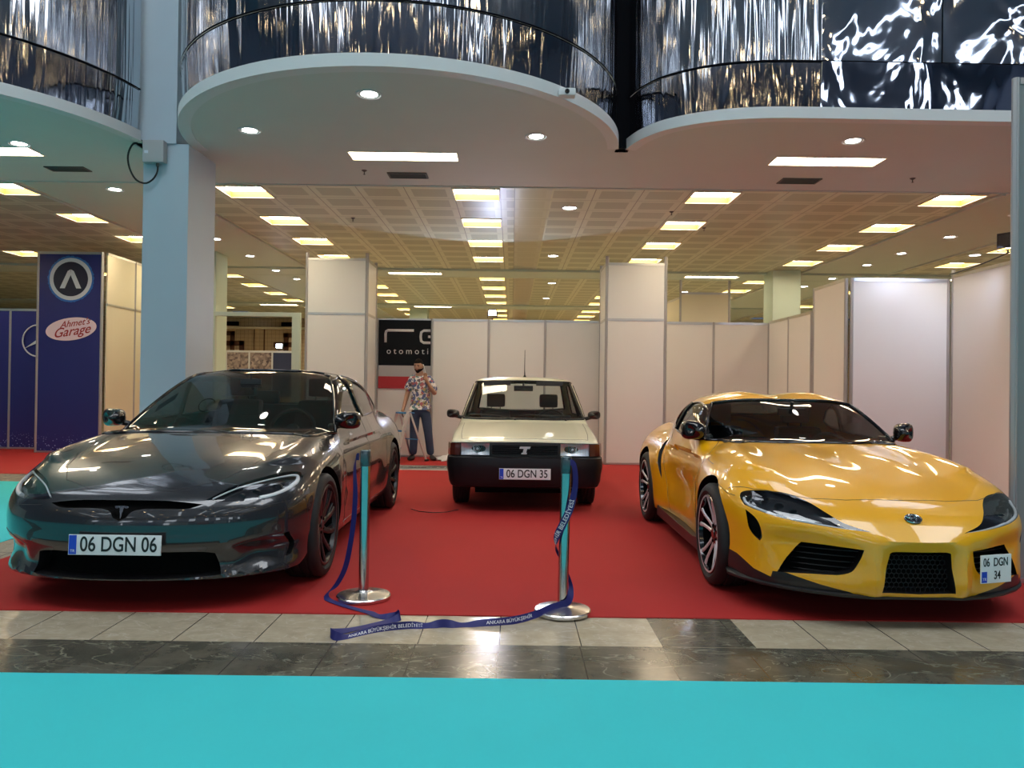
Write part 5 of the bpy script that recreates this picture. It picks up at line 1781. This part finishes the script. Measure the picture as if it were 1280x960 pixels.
        for i in range(nx): b.faces.new((g[i][0], g[i + 1][0], g[i + 1][1], g[i][1]))
        fixn(b)
        obj('lens', b, 'lens', h)
        b = bmesh.new()
        for (xa, xb, za, zb) in ((.362, .674, .586, .593), (.362, .674, .719, .726), (.360, .367, .586, .726), (.669, .676, .586, .726)):
            add_box(b, min(s * xa, s * xb), max(s * xa, s * xb), y0 - .016, y0 + .01, za, zb)
        obj('lamp_bezel', b, 'seal_black', h)
        # wrap-around indicator, reddish
        b = bmesh.new()
        pts = [(.680, -.672), (.735, -.662), (.787, -.628), (.815, -.54), (.818, -.44)]
        o2 = [b.verts.new((s * x, y - .008, .592)) for x, y in pts]; t2 = [b.verts.new((s * (x - .004), y - .004, .716)) for x, y in pts]
        i2 = [b.verts.new((s * (x - .03), y + .03, .592)) for x, y in pts]; j2 = [b.verts.new((s * (x - .03), y + .03, .716)) for x, y in pts]
        for i in range(4):
            b.faces.new((o2[i], o2[i + 1], t2[i + 1], t2[i])); b.faces.new((t2[i], t2[i + 1], j2[i + 1], j2[i])); b.faces.new((i2[i], i2[i + 1], o2[i + 1], o2[i]))
        b.faces.new((o2[0], t2[0], j2[0], i2[0])); b.faces.new((o2[4], t2[4], j2[4], i2[4]))
        fixn(b)
        obj('turn_signal', b, 'amber', car)
    # grille slats
    b = bmesh.new()
    for j in range(7):
        z = .606 + j * .0148
        add_box(b, -.345, .345, -.690, -.668, z, z + .005)
    for x in (-.35, .35): add_box(b, x - .005, x + .005, -.70, -.66, .598, .702)
    obj('grille', b, 'black_satin', car)
    # letter badge: a slanted T built of bars
    b = bmesh.new()
    poly = [(-.052, .038), (.058, .038), (.050, .014), (.022, .014), (.008, -.042), (-.028, -.042), (-.014, .014), (-.058, .014)]
    add_prism(b, poly, lambda a, c, d: (a, d, c), -.008, .004); 
    add_prism(b, [(-.036, -.028), (.022, -.028), (.018, -.042), (-.040, -.042)], lambda a, c, d: (a, d, c), -.007, .003)
    fixn(b)
    e = obj('emblem', b, 'badge_metal', car, 30); e.location = (0, -.712, .652)
    # bumper: one dark moulded piece wrapping round the corners, with an apron below
    b = bmesh.new()
    path = [(0, -.790), (.30, -.788), (.58, -.770), (.72, -.738), (.785, -.68), (.812, -.57), (.815, -.37)]
    prof = [(.012, .582), (-.006, .574), (-.014, .52), (-.012, .46), (.0, .40), (.010, .32), (.03, .275), (.06, .262), (.12, .262), (.12, .575)]
    rows = []
    for i, (x, y) in enumerate(path):
        a0, a1 = path[max(0, i - 1)], path[min(len(path) - 1, i + 1)]
        tx, ty = a1[0] - a0[0], a1[1] - a0[1]; L = math.hypot(tx, ty)
        nx_, ny_ = -ty / L, tx / L      # inwards
        if i == 0: nx_, ny_ = 0, 1
        rows.append([b.verts.new((x + nx_ * d, y + ny_ * d, z)) for d, z in prof])
    for r0, r1 in zip(rows, rows[1:]):
        for k in range(len(prof)): b.faces.new((r0[k], r0[(k + 1) % len(prof)], r1[(k + 1) % len(prof)], r1[k]))
    b.faces.new(rows[-1])
    mirror_x(b); fixn(b)
    bp = obj('front_bumper', b, 'bumper_black', car, 40)
    b = bmesh.new()
    add_prism(b, [(3.40, .60), (3.62, .58), (3.64, .44), (3.60, .30), (3.40, .28)], lambda a, c, d: (d, a, c), -.80, .80); fixn(b)
    obj('rear_bumper', b, 'black_satin', car)
    b = bmesh.new()
    add_box(b, -.52, .52, -.64, 3.4, .20, .32); add_box(b, -.50, .50, .38, 2.1, .3, .5); add_box(b, -.76, .76, .40, 2.12, .21, .30)
    add_box(b, -.50, .50, -.60, .40, .3, .64); add_box(b, -.50, .50, 2.1, 3.3, .3, .82)
    obj('underbody', b, 'void', car)
    for s in (1, -1):
        for y in (0, WB):
            wheel(car, s * .700, y, .295, .295, .185, .18, 8, 'plain', ['alu', 'alu', 'void'], s)
    plate(car, .0, -.814, .415, .53, .113, [('06 DGN 35', .100, .022, 0, .88)])
    for s in (-1, 1):
        car_seat(car, s * .36, 1.45, .50, 'seat_grey', h=.50, w=.46)
    b = bmesh.new(); add_box(b, -.62, .62, 1.95, 2.4, .45, .58, bevel=.04); add_box(b, -.60, .60, 2.32, 2.46, .56, .98, bevel=.04)
    obj('rear_bench', b, 'seat_grey', car, 60)
    b = bmesh.new(); add_box(b, -.66, .66, .52, .85, .62, .925, bevel=.03); add_box(b, .15, .58, .62, .86, .90, .965, bevel=.02)
    obj('dashboard', b, 'dash', car, 60)
    steering_wheel(car, .36, .95, .86, r=.18)
    b = bmesh.new(); add_box(b, -.12, .12, .90, .92, 1.255, 1.325, bevel=.012); add_tube(b, [(0, .91, 1.31), (0, .93, 1.36)], .012, 8)
    obj('rear_view_mirror', b, 'black_plastic', car, 50)
    for s in (-1, 1):   # sun visors folded up
        b = bmesh.new(); add_box(b, s * .33 - .17, s * .33 + .17, .96, .975, 1.325, 1.375, bevel=.006); obj('sun_visor', b, 'seat_grey', car, 50)
    # wipers
    for x0 in (-.10, .50):
        b = bmesh.new()
        pv = (x0, .385, .925)
        add_lathe(b, [(0, .014), (.012, .012), (.014, -.01)], 12, 'Z', center=pv)
        P = [Vector((x0 - .02 - .52 * t, .39 + .03 * math.sin(PI * t) + .015, .930 + .045 * math.sin(PI * t * .6))) for t in [k / 8 for k in range(9)]]
        add_tube(b, [Vector(pv)] + P[1:5], .006, 6)
        add_tube(b, [p + Vector((0, .0, .004)) for p in P[2:]], .005, 6)
        obj('wiper', b, 'black_plastic', car, 50)
    b = bmesh.new()
    add_lathe(b, [(0, .0), (.022, 0), (.018, .016), (.008, .03), (0, .032)], 16, 'Z')
    add_tube(b, [(0, 0, .02), (-.002, .03, .10), (0, .09, .36)], [.009, .005, .003], 8)
    a = obj('aerial', b, 'black_plastic', car, 50); a.location = (.02, 1.25, 1.432)
    # door mirrors: black, low quality of the time
    mirror_part(car, .74, .58, .955, 'black_plastic', arm=.03, w=.16, h=.10, d=.08)
    for s in (-1, 1):
        for y in (1.30, 2.30):
            b = bmesh.new(); add_box(b, s * .815 - .012, s * .815 + .012, y - .09, y + .09, .79, .82, bevel=.005); obj('door_handle', b, 'black_plastic', car, 50)
    return car, B
# ================================================================ the three cars
build_grey_sedan((-2.22, 5.30, .006))
build_cream_sedan((.145, 8.72, .006))
build_yellow_coupe((2.26, 5.21, .006))
# ================================================================ barrier posts and their belt
def stanchion(x, y, label, tilt=0.0, group='chrome barrier posts'):
    r = thing('barrier_post', label, 'barrier post', (x, y, .006), group=group)
    bm = bmesh.new()
    add_lathe(bm, [(.0, 0), (.160, 0), (.166, .006), (.166, .020), (.160, .026), (.110, .034), (.060, .040), (.040, .046), (.034, .052), (0, .052)], 64, 'Z')
    obj('base', bm, 'steel', r, 30)
    bm = bmesh.new(); add_lathe(bm, [(.0305, .045), (.0305, .82), (.0, .82)], 40, 'Z'); p = obj('pole', bm, 'chrome_pole', r, 40)
    p.rotation_euler = (0, tilt, 0)
    bm = bmesh.new(); add_lathe(bm, [(.0315, .815), (.0325, .82), (.0325, .905), (.030, .912), (.024, .916), (0, .917)], 40, 'Z')
    add_box(bm, -.022, .022, -.037, -.025, .84, .895, bevel=.003)
    h = obj('belt_head', bm, 'head_grey', r, 40); h.rotation_euler = (0, tilt, 0)
    return r
M['chrome_pole'] = pmat('chrome_pole', (.52, .52, .51), .16, metal=1)
M['head_grey'] = pmat('head_grey', (.10, .13, .14), .25, metal=.7)
M['belt_blue'] = pmat('belt_blue', (.008, .011, .13), .55, noise=.1, nscale=60)
M['belt_text'] = pmat('belt_text', (.75, .76, .80), .6)
stanchion(-.900, 4.755, 'chrome barrier post standing beside the front wheel of the grey car')
stanchion(.312, 4.500, 'chrome barrier post in front of the cream car with the belt twisted round it', tilt=.012)

def smooth_path(P, n=8):
    """Catmull-Rom through (x, y, z, twist) rows"""
    P = [np.array(p, float) for p in P]; out = []
    for i in range(len(P) - 1):
        p0 = P[max(0, i - 1)]; p1 = P[i]; p2 = P[i + 1]; p3 = P[min(len(P) - 1, i + 2)]
        for s in range(n):
            t = s / n
            out.append(.5 * (2 * p1 + (p2 - p0) * t + (2 * p0 - 5 * p1 + 4 * p2 - p3) * t * t + (-p0 + 3 * p1 - 3 * p2 + p3) * t**3))
    out.append(P[-1]); return out
class Ribbon:
    """flat belt: rows are (x, y, z, side vector x, y, z)"""
    def __init__(self, rows, w):
        self.P = smooth_path(rows, 10); self.w = w
        self.s = [0]
        for a, b in zip(self.P, self.P[1:]): self.s.append(self.s[-1] + float(np.linalg.norm(b[:3] - a[:3])))
    def at(self, s, t, d=0.0):
        s = min(max(s, 0), self.s[-1])
        i = min(max(int(np.searchsorted(self.s, s)) - 1, 0), len(self.P) - 2)
        f = (s - self.s[i]) / max(1e-9, self.s[i + 1] - self.s[i])
        p = self.P[i] * (1 - f) + self.P[i + 1] * f
        sd = Vector(p[3:6]).normalized(); tg = Vector((self.P[i + 1] - self.P[i])[:3]).normalized()
        n = tg.cross(sd).normalized()
        return Vector(p[:3]) + sd * t + n * d
    def mesh(self, name, mat, parent=None):
        bm = bmesh.new(); rows = []
        for s in self.s:
            rows.append([bm.verts.new(self.at(s, a, b)) for a, b in ((-self.w / 2, -.0008), (self.w / 2, -.0008), (self.w / 2, .0008), (-self.w / 2, .0008))])
        for a, b in zip(rows, rows[1:]):
            for k in range(4): bm.faces.new((a[k], a[(k + 1) % 4], b[(k + 1) % 4], b[k])).smooth = True
        bm.faces.new(rows[0]); bm.faces.new(rows[-1][::-1]); fixn(bm)
        return obj(name, bm, mat, parent, 50)
    def text(self, body, s0, size, parent, side=1, flip=1, up=1):
        cu = bpy.data.curves.new('t', 'FONT'); cu.body = body; cu.size = size; cu.align_y = 'CENTER'; cu.offset = size * .008
        o = bpy.data.objects.new('t', cu); COL.objects.link(o); bpy.context.view_layer.update()
        me = bpy.data.meshes.new_from_object(o.evaluated_get(bpy.context.evaluated_depsgraph_get())); bpy.data.objects.remove(o)
        for v in me.vertices:
            v.co = self.at(s0 + flip * v.co.x, v.co.y * up, side * .0016)
        return link('belt_lettering', me, 'belt_text', parent)
U = (0, 0, 1)
rows = [(-.936, 4.735, .880, 0, 0, 1), (-.955, 4.730, .872, .2, -.3, .9), (-.962, 4.735, .80, .5, -.75, .3), (-.957, 4.74, .66, .75, -.65, 0), (-.965, 4.745, .50, .8, -.6, 0), (-.99, 4.76, .32, .8, -.6, 0),
        (-1.03, 4.80, .17, .8, -.5, .1), (-1.09, 4.83, .06, .8, -.4, .2), (-1.135, 4.78, .018, .6, .2, .5), (-1.10, 4.69, .012, .35, .9, .1), (-.98, 4.575, .010, .4, .9, 0), (-.87, 4.49, .010, .6, .8, 0),
        (-.80, 4.44, .010, .8, .6, .1), (-.74, 4.38, .009, .35, .9, .2), (-.655, 4.355, .018, .2, .4, .9), (-.630, 4.375, .026, 0, .1, 1), (-.615, 4.335, .022, -.3, .2, .9), (-.66, 4.30, .010, -.3, .9, .3), (-.76, 4.22, .006, -.5, .85, .1), (-.85, 4.13, .010, -.6, .7, .2),
        (-.915, 4.06, .020, -.6, .4, .6), (-.93, 4.02, .030, 0, .1, 1), (-.895, 3.99, .020, .3, .4, .8), (-.84, 4.03, .006, -.2, .9, .3), (-.70, 4.13, .014, -.1, .35, .95), (-.56, 4.185, .018, 0, .2, 1), (-.45, 4.21, .012, -.1, .9, .4), (-.36, 4.22, .022, 0, .3, .95),
        (-.26, 4.235, .010, 0, 1, .3), (-.16, 4.255, .014, 0, .7, .7), (-.04, 4.275, .018, 0, .3, .95), (.06, 4.31, .024, 0, .3, .95), (.15, 4.36, .036, 0, .4, .9), (.23, 4.42, .052, 0, .4, .9), (.29, 4.452, .062, -.2, .2, .9),
        (.345, 4.470, .085, -.6, -.2, .7), (.362, 4.52, .16, -.5, .5, .5), (.325, 4.552, .26, -.6, .2, .6), (.278, 4.530, .36, -.4, -.6, .4), (.268, 4.482, .44, .5, -.7, -.25), (.305, 4.455, .53, .85, 0, -.45), (.345, 4.458, .62, .9, .2, -.3), (.372, 4.480, .72, .75, .55, -.1), (.378, 4.490, .80, .7, .65, 0), (.366, 4.485, .872, .6, .7, .2), (.338, 4.470, .89, .2, .3, .9)]
rb = Ribbon(rows, .044)
belt = rb.mesh('barrier_belt', 'belt_blue')
tag(belt, 'blue fabric barrier belt with white lettering lying slack between the two chrome posts', 'barrier belt')
L = rb.s[-1]
def s_near(p):
    return rb.s[min(range(len(rb.P)), key=lambda i: (Vector(rb.P[i][:3]) - Vector(p)).length)]
sA = s_near((-.50, 4.2, .015))
rb.text('ANKARA BÜYÜKŞEHİR BELEDİYESİ', s_near((-.84, 4.03, .006)), .026, belt, side=1)
rb.text('ANKARA BÜYÜKŞEHİR', s_near((-.12, 4.26, .016)), .026, belt, side=1)
rb.text('ŞEHİR BELEDİYESİ', s_near((.272, 4.50, .40)), .036, belt, side=-1, up=-1)

# ================================================================ stepladder, cloth, floor strip
M['ladder_blue'] = pmat('ladder_blue', (.03, .22, .50), .45)
def ladder():
    r = thing('stepladder', 'small aluminium stepladder with blue steps beside the man', 'ladder', (-1.86, 13.12, .006), rz=-.75)
    zt = .86
    for s_ in (-1, 1):
        bm = bmesh.new()
        add_prism(bm, [(-.012, -.028), (.012, -.028), (.012, .028), (-.012, .028)], lambda a, c, d: (s_ * (.19 - .05 * d) + a, -.30 * (1 - d) + c, d * zt), 0, 1); fixn(bm); obj('rail', bm, 'alu_light', r)
        bm = bmesh.new()
        add_prism(bm, [(-.010, -.016), (.010, -.016), (.010, .016), (-.010, .016)], lambda a, c, d: (s_ * (.20 - .05 * d) + a, .34 * (1 - d) + .04 + c, d * (zt - .02)), 0, 1); fixn(bm); obj('rear_rail', bm, 'alu_light', r)
        for y in (-.30, .38):
            bm = bmesh.new(); add_box(bm, s_ * .195 - .02, s_ * .195 + .02, y - .034, y + .034, 0, .035, bevel=.005); obj('foot', bm, 'black_plastic', r)
    for k, t in enumerate((.30, .62, .97)):
        bm = bmesh.new(); y = -.30 * (1 - t); w = .185 - .05 * t
        add_box(bm, -w, w, y - .035, y + (.05 if k < 2 else .16), t * zt - .012, t * zt + .012, bevel=.004); obj('step', bm, 'ladder_blue', r, 40)
    bm = bmesh.new(); add_tube(bm, [(-.17, .20, .38), (.17, .20, .38)], .009, 6); obj('brace', bm, 'ladder_blue', r)
M['alu_light'] = pmat('alu_light', (.70, .71, .72), .35, metal=.85)
ladder()
M['cloth_white'] = pmat('cloth_white', (.72, .72, .74), .8)
bm = bmesh.new(); N = 26; g = []
random.seed(3)
for i in range(N):
    rw_ = []
    for j in range(N):
        u, v = i / (N - 1) - .5, j / (N - 1) - .5
        rr = max(abs(u), abs(v)) * 2
        h = .115 * max(0, 1 - rr**1.4) * (1 + .35 * math.sin(9 * u + 4 * v) + .25 * math.sin(13 * v - 5 * u + 1)) + .010 * (1 + math.sin(17 * u + 3) * math.sin(15 * v))
        rw_.append(bm.verts.new((u * (.50 + .05 * math.sin(7 * v)) + .03 * math.sin(11 * v), v * .42 + .03 * math.sin(9 * u), .006 + max(.001, h))))
    g.append(rw_)
for i in range(N - 1):
    for j in range(N - 1): bm.faces.new((g[i][j], g[i + 1][j], g[i + 1][j + 1], g[i][j + 1])).smooth = True
o = obj('cloth', bm, 'cloth_white'); o.location = (-1.06, 13.50, .003); o.rotation_euler = (0, 0, .4)
sm = o.modifiers.new('s', 'SOLIDIFY'); sm.thickness = .003
tag(o, 'crumpled white cloth lying on the red carpet beside the man', 'cloth')
M['strip_dark'] = pmat('strip_dark', (.035, .035, .035), .3)
r = thing('floor_banner', 'dark banner strip with pale edges lying on the red carpet behind the cream car', 'banner', (-1.55, 12.30, .006), rz=-.03)
bm = bmesh.new(); add_box(bm, -1.0, 1.0, -.30, .26, 0, .004); obj('banner_sheet', bm, 'strip_dark', r)
bm = bmesh.new(); add_box(bm, -1.0, 1.0, -.42, -.31, 0, .005); add_box(bm, -.35, .30, .10, .15, .004, .006); add_box(bm, -1.0, 1.0, -.22, -.19, .004, .006); obj('pale_edge', bm, 'sign_letter', r)
text_mesh('o t o m o t i v', .20, 'sign_letter', r, 'banner_lettering', (.1, -.04, .006), rot=(0, 0, 0), extrude=.001)
# thin cable on the carpet by the cars
bm = bmesh.new()
add_tube(bm, [(-1.05, 8.15, .010), (-.95, 8.0, .010), (-.80, 7.93, .010), (-.66, 7.98, .010), (-.55, 8.15, .010)], .004, 6)
tag(obj('cable', bm, 'black_plastic'), 'thin black cable on the red carpet by the grey car rear wheel', 'cable')
# ================================================================ man with a phone
def skin_mesh(name, pts, edges, rad, mat, parent, sub=2, root=0):
    me = bpy.data.meshes.new(name)
    me.from_pydata([tuple(p) for p in pts], edges, [])
    o = bpy.data.objects.new(name, me); COL.objects.link(o)
    o.modifiers.new('skin', 'SKIN')
    for i, v in enumerate(me.skin_vertices[0].data):
        r = rad[i]; v.radius = (r, r) if not isinstance(r, tuple) else r
        v.use_root = (i == root)
    s = o.modifiers.new('sub', 'SUBSURF'); s.levels = sub; s.render_levels = sub
    bpy.context.view_layer.update()
    m2 = bpy.data.meshes.new_from_object(o.evaluated_get(bpy.context.evaluated_depsgraph_get()))
    bpy.data.objects.remove(o)
    m2.name = name
    return link(name, m2, mat, parent, 180)
M['skin_tone'] = pmat('skin_tone', (.42, .24, .16), .5, noise=.04)
M['hair_black'] = pmat('hair_black', (.012, .010, .009), .9, spec=.1, bump=.5, bscale=90)
M['jeans'] = pmat('jeans', (.035, .060, .12), .85, noise=.3, nscale=9, bump=.2, bscale=150)
M['shoe_black'] = pmat('shoe_black', (.015, .015, .017), .5)
def floral():
    m, n, l = new_mat('floral_shirt'); b = n['Principled BSDF']; b.inputs['Roughness'].default_value = .8
    tc = n.new('ShaderNodeTexCoord')
    vo = n.new('ShaderNodeTexVoronoi'); vo.inputs['Scale'].default_value = 19; vo.inputs['Randomness'].default_value = 1
    ns = n.new('ShaderNodeTexNoise'); ns.inputs['Scale'].default_value = 22; ns.inputs['Detail'].default_value = 3
    l.new(tc.outputs['Object'], ns.inputs['Vector'])
    ad = n.new('ShaderNodeVectorMath'); ad.operation = 'MULTIPLY_ADD'; ad.inputs[1].default_value = (.09, .09, .09)
    l.new(ns.outputs['Color'], ad.inputs[0]); l.new(tc.outputs['Object'], ad.inputs[2]); l.new(ad.outputs[0], vo.inputs['Vector'])
    lt = n.new('ShaderNodeMath'); lt.operation = 'LESS_THAN'; lt.inputs[1].default_value = .62; l.new(vo.outputs['Distance'], lt.inputs[0])
    cr = n.new('ShaderNodeValToRGB'); cr.color_ramp.interpolation = 'CONSTANT'
    e = cr.color_ramp.elements; e[0].color = (.10, .13, .28, 1); e[1].position = .35; e[1].color = (.40, .33, .16, 1)
    for p, c in ((.5, (.14, .10, .12, 1)), (.65, (.40, .12, .14, 1)), (.8, (.12, .22, .22, 1))):
        q = e.new(p); q.color = c
    sp = n.new('ShaderNodeSeparateColor'); l.new(vo.outputs['Color'], sp.inputs[0]); l.new(sp.outputs[0], cr.inputs[0])
    mx = n.new('ShaderNodeMix'); mx.data_type = 'RGBA'; mx.inputs[6].default_value = (.72, .70, .70, 1)
    l.new(lt.outputs[0], mx.inputs[0]); l.new(cr.outputs[0], mx.inputs[7]); l.new(mx.outputs[2], b.inputs['Base Color'])
    return m
M['floral_shirt'] = floral()
man = thing('person', 'bearded man in a floral short-sleeved shirt and jeans, holding a phone to his ear', 'person', (-1.60, 13.45, .006))
# body frame: x to the photo's right, y away from the viewer, z up
J = dict(pelvis=(0, 0, .93), belly=(0, -.02, 1.06), chest=(.005, 0, 1.27), neckb=(0, .01, 1.44), neck=(-.01, -.01, 1.51), head=(-.03, -.03, 1.58),
         shL=(-.17, .01, 1.40), elL=(-.235, .0, 1.13), wrL=(-.285, -.08, .90), haL=(-.30, -.10, .84),
         shR=(.175, .01, 1.40), elR=(.265, -.07, 1.15), wrR=(.135, -.16, 1.37), haR=(.105, -.155, 1.44),
         hipL=(-.09, 0, .90), knL=(-.10, -.03, .48), anL=(-.115, .02, .09), hipR=(.09, 0, .90), knR=(.145, -.03, .48), anR=(.20, .02, .09))
names = list(J); ix = {k: i for i, k in enumerate(names)}
E = [('pelvis', 'belly'), ('belly', 'chest'), ('chest', 'neckb'), ('neckb', 'neck'), ('neck', 'head'), ('neckb', 'shL'), ('shL', 'elL'), ('elL', 'wrL'), ('wrL', 'haL'), ('neckb', 'shR'), ('shR', 'elR'), ('elR', 'wrR'), ('wrR', 'haR'),
     ('pelvis', 'hipL'), ('hipL', 'knL'), ('knL', 'anL'), ('pelvis', 'hipR'), ('hipR', 'knR'), ('knR', 'anR')]
Rd = dict(pelvis=.10, belly=.12, chest=.125, neckb=.09, neck=.062, head=.065, shL=.055, elL=.045, wrL=.03, haL=.034, shR=.055, elR=.045, wrR=.03, haR=.032, hipL=.08, knL=.062, anL=.036, hipR=.08, knR=.062, anR=.042)
body = skin_mesh('body', [J[k] for k in names], [(ix[a], ix[b]) for a, b in E], [(Rd[k] * 1.0, Rd[k] * 1.0) for k in names], 'skin_tone', man, 2, 0)
# shirt
P = [(0, 0, .93), (0, -.03, 1.08), (.005, -.015, 1.27), (0, .005, 1.43), (-.13, .01, 1.415), (-.205, .005, 1.29), (-.232, .0, 1.18), (.13, .01, 1.415), (.215, -.02, 1.29), (.250, -.05, 1.18)]
skin_mesh('shirt', P, [(0, 1), (1, 2), (2, 3), (3, 4), (4, 5), (5, 6), (3, 7), (7, 8), (8, 9)], [(.185, .145), (.178, .155), (.185, .150), (.115, .10), (.098, .098), (.082, .082), (.078, .078), (.098, .098), (.082, .082), (.078, .078)], 'floral_shirt', man, 2, 1)
# jeans
P = [(0, 0, .97), (-.085, 0, .86), (-.10, -.02, .50), (-.115, .01, .075), (.085, 0, .86), (.145, -.02, .50), (.195, .01, .075), (0, 0, .90)]
skin_mesh('jeans', P, [(0, 7), (7, 1), (1, 2), (2, 3), (7, 4), (4, 5), (5, 6)], [(.185, .145), (.112, .112), (.080, .080), (.066, .070), (.112, .112), (.080, .080), (.066, .070), (.178, .145)], 'jeans', man, 2, 7)
for s_, x, tx in ((-1, -.118, -.05), (1, .20, .09)):
    skin_mesh('shoe', [(x, .05, .055), (x + tx * .4, -.06, .045), (x + tx, -.17, .035)], [(0, 1), (1, 2)], [(.048, .052), (.046, .042), (.040, .030)], 'shoe_black', man, 2)
# head, shaped from a sphere
def head_mesh():
    bm = bmesh.new(); bmesh.ops.create_uvsphere(bm, u_segments=36, v_segments=28, radius=1)
    for v in bm.verts:
        x, y, z = v.co
        jaw = 1 - .30 * max(0, -z)**1.3
        px = x * .076 * jaw * (1 + .03 * (1 - z * z)); py = y * .098 * (1 - .12 * max(0, -z)); pz = z * .122
        if y < 0:
            f = -y
            py -= .020 * math.exp(-(x / .16)**2 - ((z + .12) / .20)**2) * f            # nose
            py -= .008 * math.exp(-(x / .20)**2 - ((z - .06) / .20)**2) * f
            py += .010 * (math.exp(-((x - .38) / .16)**2 - ((z - .10) / .12)**2) + math.exp(-((x + .38) / .16)**2 - ((z - .10) / .12)**2))   # sockets
            py -= .007 * math.exp(-(x / .35)**2 - ((z - .27) / .10)**2)                  # brow
            py -= .006 * math.exp(-(x / .25)**2 - ((z + .45) / .09)**2)                  # lips
            py -= .010 * math.exp(-(x / .30)**2 - ((z + .85) / .18)**2)                  # chin
        v.co = (px, py, pz)
    for s in (-1, 1):     # ears
        q = bmesh.ops.create_uvsphere(bm, u_segments=12, v_segments=8, radius=1)
        for v in q['verts']: v.co = Vector((s * .077 + v.co.x * .010, .008 + v.co.y * .020, -.002 + v.co.z * .033))
    return bm
hd = obj('head', head_mesh(), 'skin_tone', body, 180); hd.location = (-.035, -.035, 1.640); hd.rotation_euler = (.16, 0, -.25)
bm = bmesh.new(); bmesh.ops.create_uvsphere(bm, u_segments=32, v_segments=20, radius=1)
for v in bm.verts:
    x, y, z = v.co
    k = 1.0 + .06 * math.sin(9 * x + 5 * y) * .5
    v.co = (x * .083 * k, y * .104 * k + .006, z * .132 * k + .004)
bmesh.ops.delete(bm, geom=[v for v in bm.verts if (v.co.y < -.045 and v.co.z < .062) or (v.co.y < .0 and v.co.z < .028) or v.co.z < -.06], context='VERTS')
h = obj('hair', bm, 'hair_black', man, 180); h.location = hd.location; h.rotation_euler = hd.rotation_euler
sm = h.modifiers.new('s', 'SOLIDIFY'); sm.thickness = .012
bm = bmesh.new(); bmesh.ops.create_uvsphere(bm, u_segments=32, v_segments=20, radius=1)
for v in bm.verts:
    x, y, z = v.co
    jaw = 1 - .26 * max(0, -z)**1.3
    v.co = (x * .081 * jaw, y * .104 * (1 - .08 * max(0, -z)) - (.012 if (y < -.5 and z < -.6) else 0), z * .131)
bmesh.ops.delete(bm, geom=[v for v in bm.verts if v.co.z > -.022 or v.co.y > .035 or (abs(v.co.x) < .045 and v.co.z > -.036)], context='VERTS')
h2 = obj('beard', bm, 'hair_black', man, 180); h2.location = hd.location; h2.rotation_euler = hd.rotation_euler
sm = h2.modifiers.new('s', 'SOLIDIFY'); sm.thickness = .008
bm = bmesh.new()
for s in (-1, 1):
    q = bmesh.ops.create_uvsphere(bm, u_segments=12, v_segments=8, radius=.010)
    for v in q['verts']: v.co += Vector((s * .029, -.082, .012))
e = obj('eyes', bm, pmat('eye', (.10, .06, .04), .2), hd, 180)
bm = bmesh.new()
for s in (-1, 1): add_tube(bm, [(s * .012, -.098, .030), (s * .030, -.094, .036), (s * .048, -.080, .030)], .004, 6)
add_tube(bm, [(-.024, -.094, -.052), (0, -.102, -.050), (.024, -.094, -.052)], .0035, 6, mi=1)
obj('eyebrows_and_mouth', bm, ['hair_black', pmat('lip', (.32, .12, .10), .5)], hd, 180)
# hands: palm and five separate fingers each
def hand(base, out, side, curl, thumb):
    """base point, direction of the fingers, direction towards the thumb, palm normal by cross product"""
    b = Vector(base); o_ = Vector(out).normalized(); s_ = Vector(side).normalized(); n_ = o_.cross(s_).normalized() * curl[1]
    bm = bmesh.new()
    pal = []
    for (t, w, th) in ((0, .026, .016), (.04, .038, .015), (.085, .040, .012)):
        pal.append([bm.verts.new(b + o_ * t + s_ * (w * math.cos(a)) + n_ * (th * math.sin(a))) for a in [2 * PI * k / 12 for k in range(12)]])
    for r0, r1 in zip(pal, pal[1:]):
        for k in range(12): bm.faces.new((r0[k], r0[(k + 1) % 12], r1[(k + 1) % 12], r1[k]))
    bm.faces.new(pal[0][::-1]); bm.faces.new(pal[-1])
    for i, L in enumerate((.066, .074, .070, .055)):
        st = b + o_ * .08 + s_ * (.029 - .0195 * i)
        pts = [st - o_ * .01]; d = o_.copy(); p = st
        for seg in (.45, .30, .25):
            ang = curl[0]
            d = (d * math.cos(ang) + n_ * math.sin(ang)).normalized()
            p = p + d * L * seg; pts.append(p)
        add_tube(bm, pts, [.0092, .009, .0082, .0068], 8)
    t0 = b + o_ * .020 + s_ * .028
    d = (s_ * .75 + o_ * .65 + n_ * .25).normalized()
    pts = [t0 - s_ * .01, t0 + d * .032]; d2 = (s_ * .2 + o_ * .9 + n_ * thumb).normalized(); pts.append(pts[-1] + d2 * .028); pts.append(pts[-1] + d2 * .022)
    add_tube(bm, pts, [.013, .0115, .010, .008], 8)
    fixn(bm)
    return bm
hb = hand((-.290, -.085, .89), (-.15, -.35, -1), (.25, -1, .2), (.35, -1), .5)
obj('hand', hb, 'skin_tone', body, 60)
hb = hand((.128, -.165, 1.385), (-.35, .15, 1), (-.75, -.6, -.1), (.40, 1), .6)
obj('hand', hb, 'skin_tone', body, 60)
M['phone_white'] = pmat('phone_white', (.75, .75, .77), .3)
ph = thing('phone', 'white phone held against the ear of the man', 'phone', (-1.60 + .070, 13.45 - .075, 1.605))
ph.rotation_euler = (.35, -.25, .2)
bm = bmesh.new(); add_box(bm, -.005, .005, -.036, .036, -.072, .072, bevel=.003); obj('phone_body', bm, 'phone_white', ph, 40)
bm = bmesh.new(); add_box(bm, -.0062, -.005, -.032, .032, -.064, .064); obj('phone_screen', bm, 'black_gloss', ph)
